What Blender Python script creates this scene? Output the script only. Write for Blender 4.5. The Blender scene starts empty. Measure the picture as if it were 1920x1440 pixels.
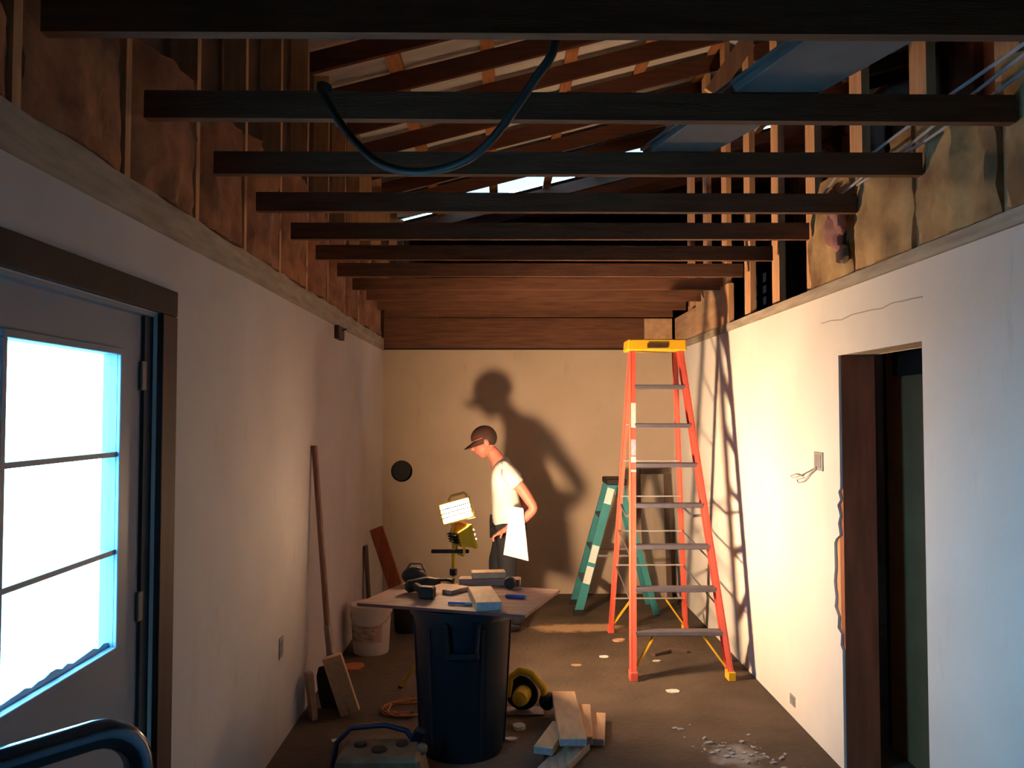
import bpy, bmesh, math, random
from mathutils import Vector, Matrix, noise
random.seed(7)
C = bpy.context.scene.collection
sc = bpy.context.scene
PI = math.pi

# ------------------------------------------------------------------ camera
FOC = 1533.0
PITCH = math.atan(56 / FOC); YAW = math.atan(16 / FOC); CAMZ = 1.8
cam_d = bpy.data.cameras.new('camera'); cam = bpy.data.objects.new('camera', cam_d); C.objects.link(cam)
cam_d.sensor_width = 36.0; cam_d.lens = FOC / 1920 * 36.0
cam_d.clip_start = 0.02; cam_d.clip_end = 200
cam.location = (0, 0, CAMZ); cam.rotation_euler = (PI / 2 + PITCH, 0, -YAW)
sc.camera = cam

# ------------------------------------------------------------------ sky, lights, exposure
SKY = (0.18, 0.62, 1.0); SKY_STRENGTH = 38.0
HEAD_RIGHT = 2500.0     # work-light head aimed at the right wall
HEAD_FRONT = 160.0      # work-light head aimed at the near half of the room
WARM = (1.0, 0.63, 0.35)
w = bpy.data.worlds.new('overcast_sky'); sc.world = w; w.use_nodes = True
bg = w.node_tree.nodes['Background']; bg.inputs[0].default_value = (*SKY, 1); bg.inputs[1].default_value = SKY_STRENGTH

def portal(loc, direction, sx, sy):           # daylight sampling guide in a real opening
    l = bpy.data.lights.new('daylight_portal', 'AREA'); l.shape = 'RECTANGLE'; l.size = sx; l.size_y = sy
    o = bpy.data.objects.new('daylight_portal', l); C.objects.link(o); o.location = loc
    o.rotation_euler = Vector(direction).to_track_quat('-Z', 'Y').to_euler()
    l.cycles.is_portal = True
portal((-1.34, 2.335, 1.52), (1, 0, 0), 0.62, 0.98)
portal((0.55, 9.85, 4.62), (0, 0, -1), 2.5, 0.82)
portal((4.56, 14.9, 3.9), (-1, 0, 0), 1.5, 0.9)

vs = sc.view_settings
sc.display_settings.display_device = 'sRGB'
vs.view_transform = 'Standard'; vs.look = 'None'; vs.exposure = 0.0; vs.gamma = 1.0; vs.use_curve_mapping = False
sc.cycles.use_denoising = True
sc.cycles.max_bounces = 10; sc.cycles.diffuse_bounces = 6; sc.cycles.transparent_max_bounces = 8
sc.cycles.sample_clamp_indirect = 6.0
sc.cycles.caustics_reflective = False; sc.cycles.caustics_refractive = False

# ------------------------------------------------------------------ pixel -> world helpers (measuring the photograph)
_cp, _sp, _cy, _sy = math.cos(PITCH), math.sin(PITCH), math.cos(-YAW), math.sin(-YAW)
def ray(px, py):
    x, y, z = (px - 960) / FOC, 1.0, (720 - py) / FOC
    y, z = y * _cp - z * _sp, y * _sp + z * _cp
    return Vector((x * _cy - y * _sy, x * _sy + y * _cy, z))
def ay(px, py, y): r = ray(px, py); return r * (y / r.y) + Vector((0, 0, CAMZ))
def ax(px, py, x): r = ray(px, py); return r * (x / r.x) + Vector((0, 0, CAMZ))
def az(px, py, z): r = ray(px, py); return r * ((z - CAMZ) / r.z) + Vector((0, 0, CAMZ))

# ------------------------------------------------------------------ materials
def material(name, col, rough=0.7, metal=0.0, var=0.25, scale=6.0, stretch=(1, 1, 1), bump=0.0, bscale=40.0, emit=None, spec=0.4, col2=None, detail=4.0):
    m = bpy.data.materials.new(name); m.use_nodes = True
    nt = m.node_tree; b = nt.nodes['Principled BSDF']; N = nt.nodes.new; L = nt.links.new
    b.inputs['Roughness'].default_value = rough; b.inputs['Metallic'].default_value = metal
    b.inputs['Specular IOR Level'].default_value = spec
    tc = N('ShaderNodeTexCoord'); mp = N('ShaderNodeMapping'); mp.inputs['Scale'].default_value = stretch
    L(tc.outputs['Object'], mp.inputs[0])
    nz = N('ShaderNodeTexNoise'); nz.inputs['Scale'].default_value = scale; nz.inputs['Detail'].default_value = detail
    L(mp.outputs[0], nz.inputs['Vector'])
    cr = N('ShaderNodeValToRGB'); c2 = col2 or tuple(c * (1 - var) for c in col)
    cr.color_ramp.elements[0].position = 0.32; cr.color_ramp.elements[1].position = 0.68
    cr.color_ramp.elements[0].color = (*c2, 1); cr.color_ramp.elements[1].color = (*col, 1)
    L(nz.outputs['Fac'], cr.inputs[0]); L(cr.outputs[0], b.inputs['Base Color'])
    if bump:
        n2 = N('ShaderNodeTexNoise'); n2.inputs['Scale'].default_value = bscale; n2.inputs['Detail'].default_value = 5
        L(mp.outputs[0], n2.inputs['Vector'])
        bp = N('ShaderNodeBump'); bp.inputs['Strength'].default_value = bump; bp.inputs['Distance'].default_value = 0.02
        L(n2.outputs['Fac'], bp.inputs['Height']); L(bp.outputs[0], b.inputs['Normal'])
    if emit:
        b.inputs['Emission Color'].default_value = (*emit[0], 1); b.inputs['Emission Strength'].default_value = emit[1]
    return m

def glass_material(name, tint=(1, 1, 1), gloss=0.06):
    m = bpy.data.materials.new(name); m.use_nodes = True; nt = m.node_tree; nt.nodes.clear(); N = nt.nodes.new
    o = N('ShaderNodeOutputMaterial'); t = N('ShaderNodeBsdfTransparent'); g = N('ShaderNodeBsdfGlossy'); x = N('ShaderNodeMixShader')
    t.inputs[0].default_value = (*tint, 1); g.inputs['Roughness'].default_value = 0.05; x.inputs[0].default_value = gloss
    nt.links.new(t.outputs[0], x.inputs[1]); nt.links.new(g.outputs[0], x.inputs[2]); nt.links.new(x.outputs[0], o.inputs[0])
    return m

def emitter(name, col, strength):
    m = bpy.data.materials.new(name); m.use_nodes = True; nt = m.node_tree; nt.nodes.clear(); N = nt.nodes.new
    o = N('ShaderNodeOutputMaterial'); e = N('ShaderNodeEmission'); e.inputs[0].default_value = (*col, 1); e.inputs[1].default_value = strength
    nt.links.new(e.outputs[0], o.inputs[0]); return m

def floor_material():
    m = material('dirty_concrete', (0.105, 0.078, 0.058), 0.85, var=0.45, scale=2.2, bump=0.5, bscale=26, spec=0.25)
    nt = m.node_tree; N = nt.nodes.new; L = nt.links.new; b = nt.nodes['Principled BSDF']
    old = b.inputs['Base Color'].links[0].from_socket
    tc = N('ShaderNodeTexCoord')
    def blob(cx, cy, sx, sy, nscale, thr, col, prev):
        mp = N('ShaderNodeMapping'); mp.inputs['Location'].default_value = (-cx / sx, -cy / sy, 0); mp.inputs['Scale'].default_value = (1 / sx, 1 / sy, 0)
        L(tc.outputs['Object'], mp.inputs[0])
        ln = N('ShaderNodeVectorMath'); ln.operation = 'LENGTH'; L(mp.outputs[0], ln.inputs[0])
        nz = N('ShaderNodeTexNoise'); nz.inputs['Scale'].default_value = nscale; nz.inputs['Detail'].default_value = 6
        L(tc.outputs['Object'], nz.inputs['Vector'])
        s = N('ShaderNodeMath'); s.operation = 'SUBTRACT'; s.inputs[0].default_value = thr; L(ln.outputs['Value'], s.inputs[1])
        a = N('ShaderNodeMath'); a.operation = 'ADD'; L(s.outputs[0], a.inputs[0]); L(nz.outputs['Fac'], a.inputs[1])
        r = N('ShaderNodeMapRange'); r.inputs['From Min'].default_value = 0.55; r.inputs['From Max'].default_value = 0.85; L(a.outputs[0], r.inputs[0])
        mx = N('ShaderNodeMixRGB'); mx.inputs[2].default_value = (*col, 1); L(r.outputs[0], mx.inputs[0]); L(prev, mx.inputs[1])
        return mx.outputs[0]
    c = blob(0.65, 6.95, 0.75, 0.22, 7, 0.75, (0.42, 0.27, 0.15), old)      # sawdust trodden in past the can
    c = blob(1.22, 4.35, 0.33, 0.32, 9, 0.55, (0.26, 0.25, 0.26), c)        # spilt joint compound by the doorway
    L(c, b.inputs['Base Color']); return m

def wall_material(name, col):
    m = material(name, col, 0.8, var=0.13, scale=1.6, bump=0.12, bscale=14, spec=0.25, detail=6)
    nt = m.node_tree; N = nt.nodes.new; L = nt.links.new; b = nt.nodes['Principled BSDF']
    old = b.inputs['Base Color'].links[0].from_socket
    tc = N('ShaderNodeTexCoord'); mp = N('ShaderNodeMapping'); mp.inputs['Scale'].default_value = (3, 3, 0.7); L(tc.outputs['Object'], mp.inputs[0])
    nz = N('ShaderNodeTexNoise'); nz.inputs['Scale'].default_value = 2.0; nz.inputs['Detail'].default_value = 8; nz.inputs['Roughness'].default_value = 0.7
    L(mp.outputs[0], nz.inputs['Vector'])
    r = N('ShaderNodeMapRange'); r.inputs['From Min'].default_value = 0.60; r.inputs['From Max'].default_value = 0.78; r.inputs['To Max'].default_value = 0.5; L(nz.outputs['Fac'], r.inputs[0])
    mx = N('ShaderNodeMixRGB'); mx.inputs[2].default_value = (col[0] * 0.6, col[1] * 0.55, col[2] * 0.5, 1); L(r.outputs[0], mx.inputs[0]); L(old, mx.inputs[1])
    L(mx.outputs[0], b.inputs['Base Color']); return m

M = {}
M['floor'] = floor_material()
M['wall'] = wall_material('worn_painted_drywall', (0.64, 0.60, 0.59))
M['wall_r'] = wall_material('white_painted_drywall', (0.72, 0.71, 0.69))
M['wall_b'] = wall_material('tan_unpainted_drywall', (0.48, 0.39, 0.30))
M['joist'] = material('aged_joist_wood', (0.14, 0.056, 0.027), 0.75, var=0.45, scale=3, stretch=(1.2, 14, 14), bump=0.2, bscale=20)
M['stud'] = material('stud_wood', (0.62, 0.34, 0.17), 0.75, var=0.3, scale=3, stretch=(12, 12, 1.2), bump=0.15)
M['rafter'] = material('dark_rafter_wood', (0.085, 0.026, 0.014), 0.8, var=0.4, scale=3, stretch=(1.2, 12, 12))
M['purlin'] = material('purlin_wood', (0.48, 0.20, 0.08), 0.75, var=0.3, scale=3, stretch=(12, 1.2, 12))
M['metal_roof'] = material('white_roof_sheet', (0.72, 0.68, 0.63), 0.45, var=0.12, scale=3)
M['plate'] = material('weathered_grey_plate', (0.40, 0.34, 0.27), 0.8, var=0.35, scale=4, stretch=(8, 1, 8), bump=0.3)
M['kraft'] = material('tan_insulation_paper', (0.32, 0.145, 0.07), 0.85, var=0.5, scale=7, bump=0.8, bscale=14, col2=(0.15, 0.065, 0.034))
M['fibre'] = material('yellow_brown_insulation', (0.46, 0.31, 0.15), 0.9, var=0.5, scale=4.5, bump=0.6, bscale=16, col2=(0.17, 0.10, 0.05))
M['pink'] = material('pink_insulation', (0.40, 0.19, 0.16), 0.9, var=0.5, scale=9, bump=0.6, bscale=20)
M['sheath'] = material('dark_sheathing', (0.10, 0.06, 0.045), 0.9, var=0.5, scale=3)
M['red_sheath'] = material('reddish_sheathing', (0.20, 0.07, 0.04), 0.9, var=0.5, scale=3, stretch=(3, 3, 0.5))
M['ply'] = material('plywood', (0.52, 0.33, 0.19), 0.75, var=0.3, scale=3, stretch=(6, 1, 6))
M['trim'] = material('dark_brown_trim', (0.020, 0.010, 0.008), 0.75, var=0.4, scale=3, stretch=(10, 2, 2), bump=0.1)
M['trim2'] = material('reddish_brown_trim', (0.050, 0.022, 0.017), 0.7, var=0.4, scale=3, stretch=(10, 10, 1), bump=0.1)
M['door'] = material('grey_painted_door', (0.19, 0.245, 0.32), 0.5, var=0.12, scale=2)
M['doorblk'] = material('door_gap_shade', (0.03, 0.035, 0.05), 0.6)  # near-black blue for the shade in the door gap
M['glass'] = glass_material('clear_pane')
M['skyl'] = glass_material('skylight_sheet', (0.15, 0.10, 0.09), 0.1)
M['jamb'] = material('brown_jamb_board', (0.36, 0.12, 0.055), 0.8, var=0.4, scale=2.5, stretch=(8, 8, 1))
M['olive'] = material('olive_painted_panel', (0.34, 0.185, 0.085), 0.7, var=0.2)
M['gravel'] = material('pale_gravel', (0.60, 0.60, 0.60), 0.9, var=0.25, scale=12)
M['orange'] = material('orange_fibreglass', (0.74, 0.125, 0.085), 0.4, var=0.12, scale=4)
M['alum'] = material('ribbed_aluminium', (0.115, 0.110, 0.140), 0.5, metal=0.2, var=0.15, scale=20)
M['alum_l'] = material('bright_aluminium', (0.62, 0.62, 0.62), 0.35, metal=0.6, var=0.1)
M['yellow'] = material('yellow_plastic', (0.80, 0.47, 0.02), 0.4, var=0.12)
M['teal'] = material('teal_fibreglass', (0.035, 0.23, 0.26), 0.4, var=0.2)
M['sticker'] = material('white_sticker', (0.75, 0.74, 0.72), 0.6, var=0.15, scale=60)
M['sticker_b'] = material('bluish_sticker', (0.52, 0.45, 0.58), 0.6, var=0.25, scale=60)
M['black'] = material('black_plastic', (0.010, 0.009, 0.010), 0.6, var=0.3)
M['can'] = material('navy_plastic', (0.005, 0.011, 0.020), 0.42, var=0.25, scale=3)
M['can_d'] = material('dark_navy_plastic', (0.003, 0.007, 0.013), 0.5, var=0.25)
M['board'] = material('brown_plywood', (0.34, 0.20, 0.15), 0.7, var=0.3, scale=3, stretch=(3, 12, 12))
M['board_e'] = material('reddish_board_edge', (0.16, 0.05, 0.04), 0.7, var=0.3)
M['pale_wood'] = material('pale_pine', (0.70, 0.45, 0.26), 0.7, var=0.2, scale=4, stretch=(8, 2, 8))
M['endgrain'] = material('daylit_end_grain', (0.38, 0.33, 0.36), 0.8, var=0.3, scale=40)  # sawn wood with the cool daylight on it mixed into its grey
M['red_wood'] = material('red_stained_board', (0.40, 0.10, 0.045), 0.6, var=0.35, scale=4, stretch=(8, 8, 1))
M['handle'] = material('brown_handle_wood', (0.20, 0.11, 0.075), 0.6, var=0.3, stretch=(20, 20, 1))
M['steel'] = material('worn_steel', (0.30, 0.27, 0.24), 0.5, metal=0.5, var=0.3)
M['rust'] = material('dark_rusty_steel', (0.045, 0.03, 0.024), 0.7, metal=0.3, var=0.4)
M['bucket'] = material('white_bucket_plastic', (0.66, 0.60, 0.54), 0.45, var=0.15, scale=5)
M['cord'] = material('orange_cord', (0.48, 0.17, 0.05), 0.5)
M['hose'] = material('grey_green_hose', (0.016, 0.020, 0.019), 0.6)
M['duct'] = material('galvanised_duct', (0.145, 0.145, 0.14), 0.7, metal=0.1, var=0.3, scale=3)
M['cable'] = material('grey_cable', (0.42, 0.44, 0.50), 0.3)
M['tube'] = material('dark_chrome_tube', (0.10, 0.13, 0.18), 0.16, metal=0.8, var=0.2)
M['rubber'] = material('rubber', (0.02, 0.02, 0.02), 0.8)
M['skin'] = material('reddish_skin', (0.56, 0.19, 0.14), 0.55, var=0.12, scale=9)
M['cap'] = material('dark_brown_cap', (0.060, 0.022, 0.016), 0.8, var=0.3, scale=20)
M['hair'] = material('dark_hair', (0.035, 0.02, 0.014), 0.7, var=0.4, scale=50)
M['shirt'] = material('white_cotton', (0.74, 0.73, 0.70), 0.85, var=0.08, scale=8, bump=0.3, bscale=10)
M['jeans'] = material('dark_denim', (0.014, 0.017, 0.024), 0.85, var=0.3, scale=14)
M['eye'] = material('eye_dark', (0.03, 0.02, 0.02), 0.3)
M['paper'] = material('white_sheet', (0.80, 0.79, 0.76), 0.6, var=0.06)
M['orange_s'] = material('orange_scrap', (0.55, 0.18, 0.08), 0.7)
M['blue_p'] = material('blue_plastic', (0.05, 0.10, 0.42), 0.4)
M['blue_grey'] = material('blue_grey_plastic', (0.20, 0.33, 0.40), 0.5)
M['tool_blue'] = material('dark_blue_tube', (0.010, 0.016, 0.06), 0.4)
M['cream'] = material('cream_tool_shell', (0.15, 0.10, 0.058), 0.6, var=0.4, scale=14)
M['grey'] = material('grey_plastic', (0.25, 0.25, 0.26), 0.6)
M['grey_p'] = material('dusty_plaster', (0.42, 0.40, 0.40), 0.9)
M['dim_glass'] = glass_material('dimmed_pane', (0.045, 0.027, 0.022), 0.02)  # strong tint dims the sky so the window reads blue
M['box'] = material('grey_electrical_box', (0.34, 0.32, 0.30), 0.6)
M['wire'] = material('pale_wire', (0.42, 0.40, 0.38), 0.5)
M['panel'] = material('grey_brown_panel', (0.36, 0.30, 0.24), 0.7, var=0.25, scale=3, stretch=(5, 5, 1))
M['panel_d'] = material('dark_panel_edge', (0.10, 0.065, 0.05), 0.7, var=0.3)

# ------------------------------------------------------------------ mesh builder
class MB:
    def __init__(s): s.bm = bmesh.new()
    def hexa(s, v):
        vs_ = [s.bm.verts.new(p) for p in v]
        for f in ((3, 2, 1, 0), (4, 5, 6, 7), (0, 1, 5, 4), (1, 2, 6, 5), (2, 3, 7, 6), (3, 0, 4, 7)):
            s.bm.faces.new([vs_[i] for i in f])
        return s
    def box(s, x0, x1, y0, y1, z0, z1):
        return s.hexa([(x0, y0, z0), (x1, y0, z0), (x1, y1, z0), (x0, y1, z0), (x0, y0, z1), (x1, y0, z1), (x1, y1, z1), (x0, y1, z1)])
    def obox(s, c, u, v, n, su, sv, sn):     # oriented box, centre c, axes u v n, full sizes
        c, u, v, n = Vector(c), Vector(u).normalized() * su / 2, Vector(v).normalized() * sv / 2, Vector(n).normalized() * sn / 2
        return s.hexa([c - u - v - n, c + u - v - n, c + u + v - n, c - u + v - n, c - u - v + n, c + u - v + n, c + u + v + n, c - u + v + n])
    def beam(s, p0, p1, wd, dp, side=(1, 0, 0)):   # wd along side, dp along the third axis
        p0, p1 = Vector(p0), Vector(p1); a = (p1 - p0).normalized(); u = Vector(side); u = (u - a * u.dot(a)).normalized(); v = a.cross(u)
        u = u * wd / 2; v = v * dp / 2
        return s.hexa([p0 - u - v, p0 + u - v, p0 + u + v, p0 - u + v, p1 - u - v, p1 + u - v, p1 + u + v, p1 - u + v])
    def ring(s, c, u, v, r, seg, r2=None):
        return [s.bm.verts.new(Vector(c) + Vector(u) * r * math.cos(2 * PI * i / seg) + Vector(v) * (r2 or r) * math.sin(2 * PI * i / seg)) for i in range(seg)]
    def bridge(s, a, b):
        n = len(a)
        for i in range(n): s.bm.faces.new((a[i], a[(i + 1) % n], b[(i + 1) % n], b[i]))
    def tube(s, pts, r, seg=8, caps=True):
        pts = [Vector(p) for p in pts]; rs = r if isinstance(r, (list, tuple)) else [r] * len(pts)
        u = None; rings = []
        for i, p in enumerate(pts):
            a = (pts[min(i + 1, len(pts) - 1)] - pts[max(i - 1, 0)]).normalized()
            if u is None: u = a.orthogonal().normalized()
            u = (u - a * u.dot(a)).normalized(); v = a.cross(u)
            rings.append(s.ring(p, u, v, rs[i], seg))
        for a, b in zip(rings, rings[1:]): s.bridge(a, b)
        if caps:
            s.bm.faces.new(rings[0][::-1]); s.bm.faces.new(rings[-1])
        return s
    def lathe(s, prof, c=(0, 0, 0), seg=32, axis=(0, 0, 1), cap0=True, cap1=True):
        a = Vector(axis).normalized(); u = a.orthogonal().normalized(); v = a.cross(u)
        rings = [s.ring(Vector(c) + a * h, u, v, max(r, 1e-4), seg) for r, h in prof]
        for p, q in zip(rings, rings[1:]): s.bridge(p, q)
        if cap0: s.bm.faces.new(rings[0][::-1])
        if cap1: s.bm.faces.new(rings[-1])
        return s
    def ball(s, c, r, seg=16, sc_=(1, 1, 1), rot=None):
        m = Matrix.Translation(Vector(c)) @ (rot.to_4x4() if rot else Matrix()) @ Matrix.Diagonal((*[r * k for k in sc_], 1))
        bmesh.ops.create_uvsphere(s.bm, u_segments=seg, v_segments=max(6, seg // 2), radius=1, matrix=m); return s
    def prism(s, pts, d):                        # closed outline extruded by vector d
        d = Vector(d); a = [s.bm.verts.new(Vector(p)) for p in pts]; b = [s.bm.verts.new(Vector(p) + d) for p in pts]
        n = len(a); s.bm.faces.new(a[::-1]); s.bm.faces.new(b)
        for i in range(n): s.bm.faces.new((a[i], a[(i + 1) % n], b[(i + 1) % n], b[i]))
        return s
    def add_mesh(s, me): s.bm.from_mesh(me); return s
    def build(s, name, m, parent=None, smooth=False, bevel=0.0, base=None):
        bm = s.bm
        bmesh.ops.recalc_face_normals(bm, faces=bm.faces)
        if bevel: bmesh.ops.bevel(bm, geom=list(bm.edges), offset=bevel, segments=1, affect='EDGES', clamp_overlap=True)
        off = Vector((0, 0, 0))
        if parent is not None:
            r = parent
            while r.parent: r = r.parent
            off = r.location.copy()
        elif base is not None: off = Vector(base)
        if off.length > 0: bmesh.ops.translate(bm, verts=bm.verts, vec=-off)
        me = bpy.data.meshes.new(name); bm.to_mesh(me); bm.free()
        mats = m if isinstance(m, (list, tuple)) else [m]
        for x in mats: me.materials.append(M[x] if isinstance(x, str) else x)
        if smooth:
            for p in me.polygons: p.use_smooth = True
            try: me.set_sharp_from_angle(angle=math.radians(40))
            except Exception: pass
        o = bpy.data.objects.new(name, me); C.objects.link(o)
        if parent is not None: o.parent = parent
        elif base is not None: o.location = base
        return o

def tag(o, label, cat, group=None, kind=None):
    if label: o['label'] = label
    if cat: o['category'] = cat
    if group: o['group'] = group
    if kind: o['kind'] = kind
    return o
def thing(name, label, cat, loc=(0, 0, 0), group=None):
    o = bpy.data.objects.new(name, None); C.objects.link(o); o.location = loc; o.empty_display_size = 0.05
    return tag(o, label, cat, group)
def struct(name, label=None):
    o = bpy.data.objects.new(name, None); C.objects.link(o); o.empty_display_size = 0.05; o['kind'] = 'structure'
    if label: o['label'] = label
    return o
def box_obj(name, b, m, parent, bevel=0.0): return MB().box(*b).build(name, m, parent, bevel=bevel)

# ================================================================== SETTING
XL, XR, YB, YF = -1.21, 1.72, 8.25, -3.0
XO, YE = 4.6, 16.0                      # far side of the adjoining bay, far gable
WT = 0.18
def roof_z(x): return 4.56 + 0.26 * x

# floor and outside ground
fl = MB().box(XL - 0.2, XO + 0.1, YF - 0.2, YE + 0.1, -0.12, 0.0).build('floor', 'floor'); fl['kind'] = 'structure'; fl['label'] = 'dirty brown concrete floor strewn with dust'
gr = MB().box(-30, XL - 0.2, -15, 20, -0.3, -0.1).build('ground', 'gravel'); gr['kind'] = 'structure'; gr['label'] = 'pale ground outside the glazed door'

# ---- left wall
wl = struct('wall_left', 'left wall of worn drywall with bare framing above')
DY0, DY1, DZ = 1.90, 2.86, 2.15         # door opening
def poly_wall_x(name, x, t, pts, m, parent):
    return MB().prism([(x, y, z) for y, z in pts], (t, 0, 0)).build(name, m, parent)
poly_wall_x('drywall', XL, -0.013, [(YF, 0), (DY0, 0), (DY0, DZ), (DY1, DZ), (DY1, 0), (YB, 0), (YB, 2.437), (YF, 2.437)], 'wall', wl)
poly_wall_x('sheathing', XL - 0.145, -0.02, [(YF, -0.1), (DY0, -0.1), (DY0, DZ), (DY1, DZ), (DY1, -0.1), (YE, -0.1), (YE, 4.4), (YF, 4.4)], 'sheath', wl)
# plate band: one long board with an uneven top
pts = [(YF, 2.437)] + [(YB, 2.437)]
y = YB
while y > YF: pts.append((y, 2.560 + random.uniform(-0.008, 0.010))); y -= 0.14
pts.append((YF, 2.56))
poly_wall_x('top_plate', XL + 0.006, -0.14, pts, 'plate', wl)
LS = [-2.83 + 0.61 * i for i in range(31)]
for y in LS:
    if y < YE: box_obj('stud', (XL - 0.125, XL - 0.02, y - 0.019, y + 0.019, 2.565, 4.18), 'stud', wl)

def batt(parent, x, inward, y0, y1, z0, z1, m, seed, nu=14, nv=12, puff=0.05, ragged=0.10):
    # a crumpled insulation batt: front sheet with its own relief, sides and back
    mb = MB(); bm = mb.bm; F = []
    for j in range(nv + 1):
        row = []
        for i in range(nu + 1):
            u, v = i / nu, j / nv
            y = y0 + (y1 - y0) * u; top = z1 + ragged * noise.noise((y * 2.3 + seed, seed * 1.7, 0)) ; z = z0 + (top - z0) * v
            d = puff * math.sin(PI * u) ** 0.6 + 0.03 * noise.noise((y * 9, z * 5 + seed, seed)) + 0.018 * noise.noise((y * 22, z * 14, seed * 3))
            if v > 0.85: d += 0.05 * noise.noise((y * 5, seed, 4.0)) * (v - 0.85) / 0.15
            row.append(bm.verts.new((x + inward * max(d, -0.02), y, z)))
        F.append(row)
    B = [[bm.verts.new((x - inward * 0.075, c.co.y, c.co.z)) for c in row] for row in (F[0], F[-1])]
    for j in range(nv):
        for i in range(nu): bm.faces.new((F[j][i], F[j][i + 1], F[j + 1][i + 1], F[j + 1][i]))
    for i in range(nu):
        bm.faces.new((F[0][i], B[0][i], B[0][i + 1], F[0][i + 1])); bm.faces.new((F[-1][i], F[-1][i + 1], B[1][i + 1], B[1][i]))
    bm.faces.new([r[0] for r in F] + [B[1][0], B[0][0]]); bm.faces.new([r[-1] for r in F][::-1] + [B[0][-1], B[1][-1]])
    bm.faces.new(B[0][::-1] + B[1])
    return mb.build('insulation_batt', m, parent, smooth=True)
for k, y in enumerate(LS[:-1]):
    if y + 0.6 > YB + 0.05: break
    batt(wl, XL - 0.04, 1, y + 0.022, y + 0.588, 2.57, 3.12 + 0.22 * noise.noise((k * 1.7, 3, 1)), 'kraft', 11 + k)

# ---- left door (structure): leaf, stops, muntins, panes, casing
d1 = struct('door_1', 'grey painted exterior door with three stacked panes')
GX0, GX1, GZ0, GZ1 = 2.035, 2.635, 1.06, 1.99
dx = XL - 0.030
leaf = MB(); t = 0.045
for b in ((dx - t, dx, DY0 + 0.03, GX0, 0.05, 2.135), (dx - t, dx, GX1, 2.805, 0.05, 2.135), (dx - t, dx, GX0, GX1, GZ1, 2.135), (dx - t, dx, GX0, GX1, 0.05, GZ0)): leaf.box(*b)
leaf.build('door_leaf', 'door', d1)
for z0, z1 in ((GZ1, GZ1 + 0.022), (GZ0 - 0.022, GZ0)): box_obj('glazing_bead', (dx, dx + 0.012, GX0 - 0.02, GX1 + 0.02, z0, z1), 'door', d1, 0.002)
for y0, y1 in ((GX0 - 0.022, GX0), (GX1, GX1 + 0.022)): box_obj('glazing_bead', (dx, dx + 0.012, y0, y1, GZ0, GZ1), 'door', d1, 0.002)
for z in (1.671, 1.361): box_obj('muntin', (dx - 0.035, dx + 0.004, GX0, GX1, z - 0.008, z + 0.008), 'door', d1)
for z0, z1 in ((1.679, GZ1), (1.369, 1.663), (GZ0, 1.353)): box_obj('pane', (dx - 0.024, dx - 0.020, GX0, GX1, z0, z1), 'glass', d1)
# flaking edge of old masking along the lowest pane
mk = MB(); y = GX0
prof = []
while y < GX1: prof.append((dx - 0.018, y, GZ0 + 0.012 + 0.028 * abs(noise.noise((y * 14, 2, 0))))); y += 0.03
mk.prism([(dx - 0.018, GX1, GZ0)] + [(dx - 0.018, GX0, GZ0)] + prof, (0.004, 0, 0)); mk.build('masking_strip', 'blue_grey', d1)
box_obj('gap_strip', (dx - t, dx + 0.012, 2.806, 2.858, 0.05, 2.14), 'doorblk', d1)  # dark strip painting the shade in the hinge-side gap
box_obj('door_jamb', (XL - 0.14, dx - t - 0.005, 2.84, 2.86, 0.0, 2.15), 'jamb', d1)
box_obj('door_head', (XL - 0.14, XL - 0.004, DY0 - 0.02, DY1, 2.137, 2.155), 'door', d1)
box_obj('threshold', (XL - 0.14, XL + 0.005, DY0, DY1, 0.0, 0.045), 'trim', d1)
for z in (0.35, 1.15, 1.93): box_obj('hinge', (dx + 0.001, dx + 0.014, 2.788, 2.822, z - 0.05, z + 0.05), 'steel', d1, 0.003)
tr = struct('trim_1', 'dark brown board casing around the grey door')
box_obj('header_board', (XL, XL + 0.022, DY0 - 0.12, 2.985, 2.153, 2.243), 'trim', tr, 0.002)
box_obj('side_board', (XL, XL + 0.022, 2.862, 2.985, 0.0, 2.150), 'trim2', tr, 0.002)
box_obj('side_board', (XL, XL + 0.022, DY0 - 0.12, DY0, 0.0, 2.150), 'trim2', tr, 0.002)

# ---- right wall
wr = struct('wall_right', 'white drywall partition on the right with bare studs above')
OY0, OY1, OZ = 3.335, 4.175, 2.10
rag = [(OY1, OZ), (OY1, 1.42), (4.20, 1.40), (4.178, 1.36), (4.215, 1.33), (4.185, 1.28), (4.21, 1.24), (4.19, 1.18), (4.24, 1.155), (4.262, 1.13), (4.258, 1.0), (4.275, 0.93), (4.255, 0.85), (4.268, 0.80), (4.225, 0.76), (4.235, 0.70), (4.19, 0.68), (4.20, 0.62), (OY1, 0.60), (OY1, 0.0)]
poly_wall_x('drywall', XR, 0.013, [(YB, 0), (YB, 2.43), (YF, 2.43), (YF, 0), (OY0, 0), (OY0, OZ)] + rag, 'wall_r', wr)
poly_wall_x('drywall', XR + WT, -0.013, [(YB, 0), (YB, 2.43), (YF, 2.43), (YF, 0), (OY0, 0), (OY0, OZ), (OY1, OZ), (OY1, 0)], 'wall_b', wr)
box_obj('jamb_board', (XR + 0.014, XR + WT + 0.004, OY1 - 0.004, OY1 + 0.04, 0, OZ), 'jamb', wr)
box_obj('jamb_board', (XR + 0.014, XR + WT - 0.014, OY0 - 0.04, OY0 - 0.002, 0, OZ), 'jamb', wr)
box_obj('opening_header', (XR + 0.014, XR + WT - 0.014, OY0 - 0.04, OY1 + 0.04, OZ + 0.002, OZ + 0.09), 'plate', wr)
box_obj('jack_stud', (XR + 0.014, XR + 0.06, OY1 + 0.042, OY1 + 0.12, 0, OZ), 'stud', wr)
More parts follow.
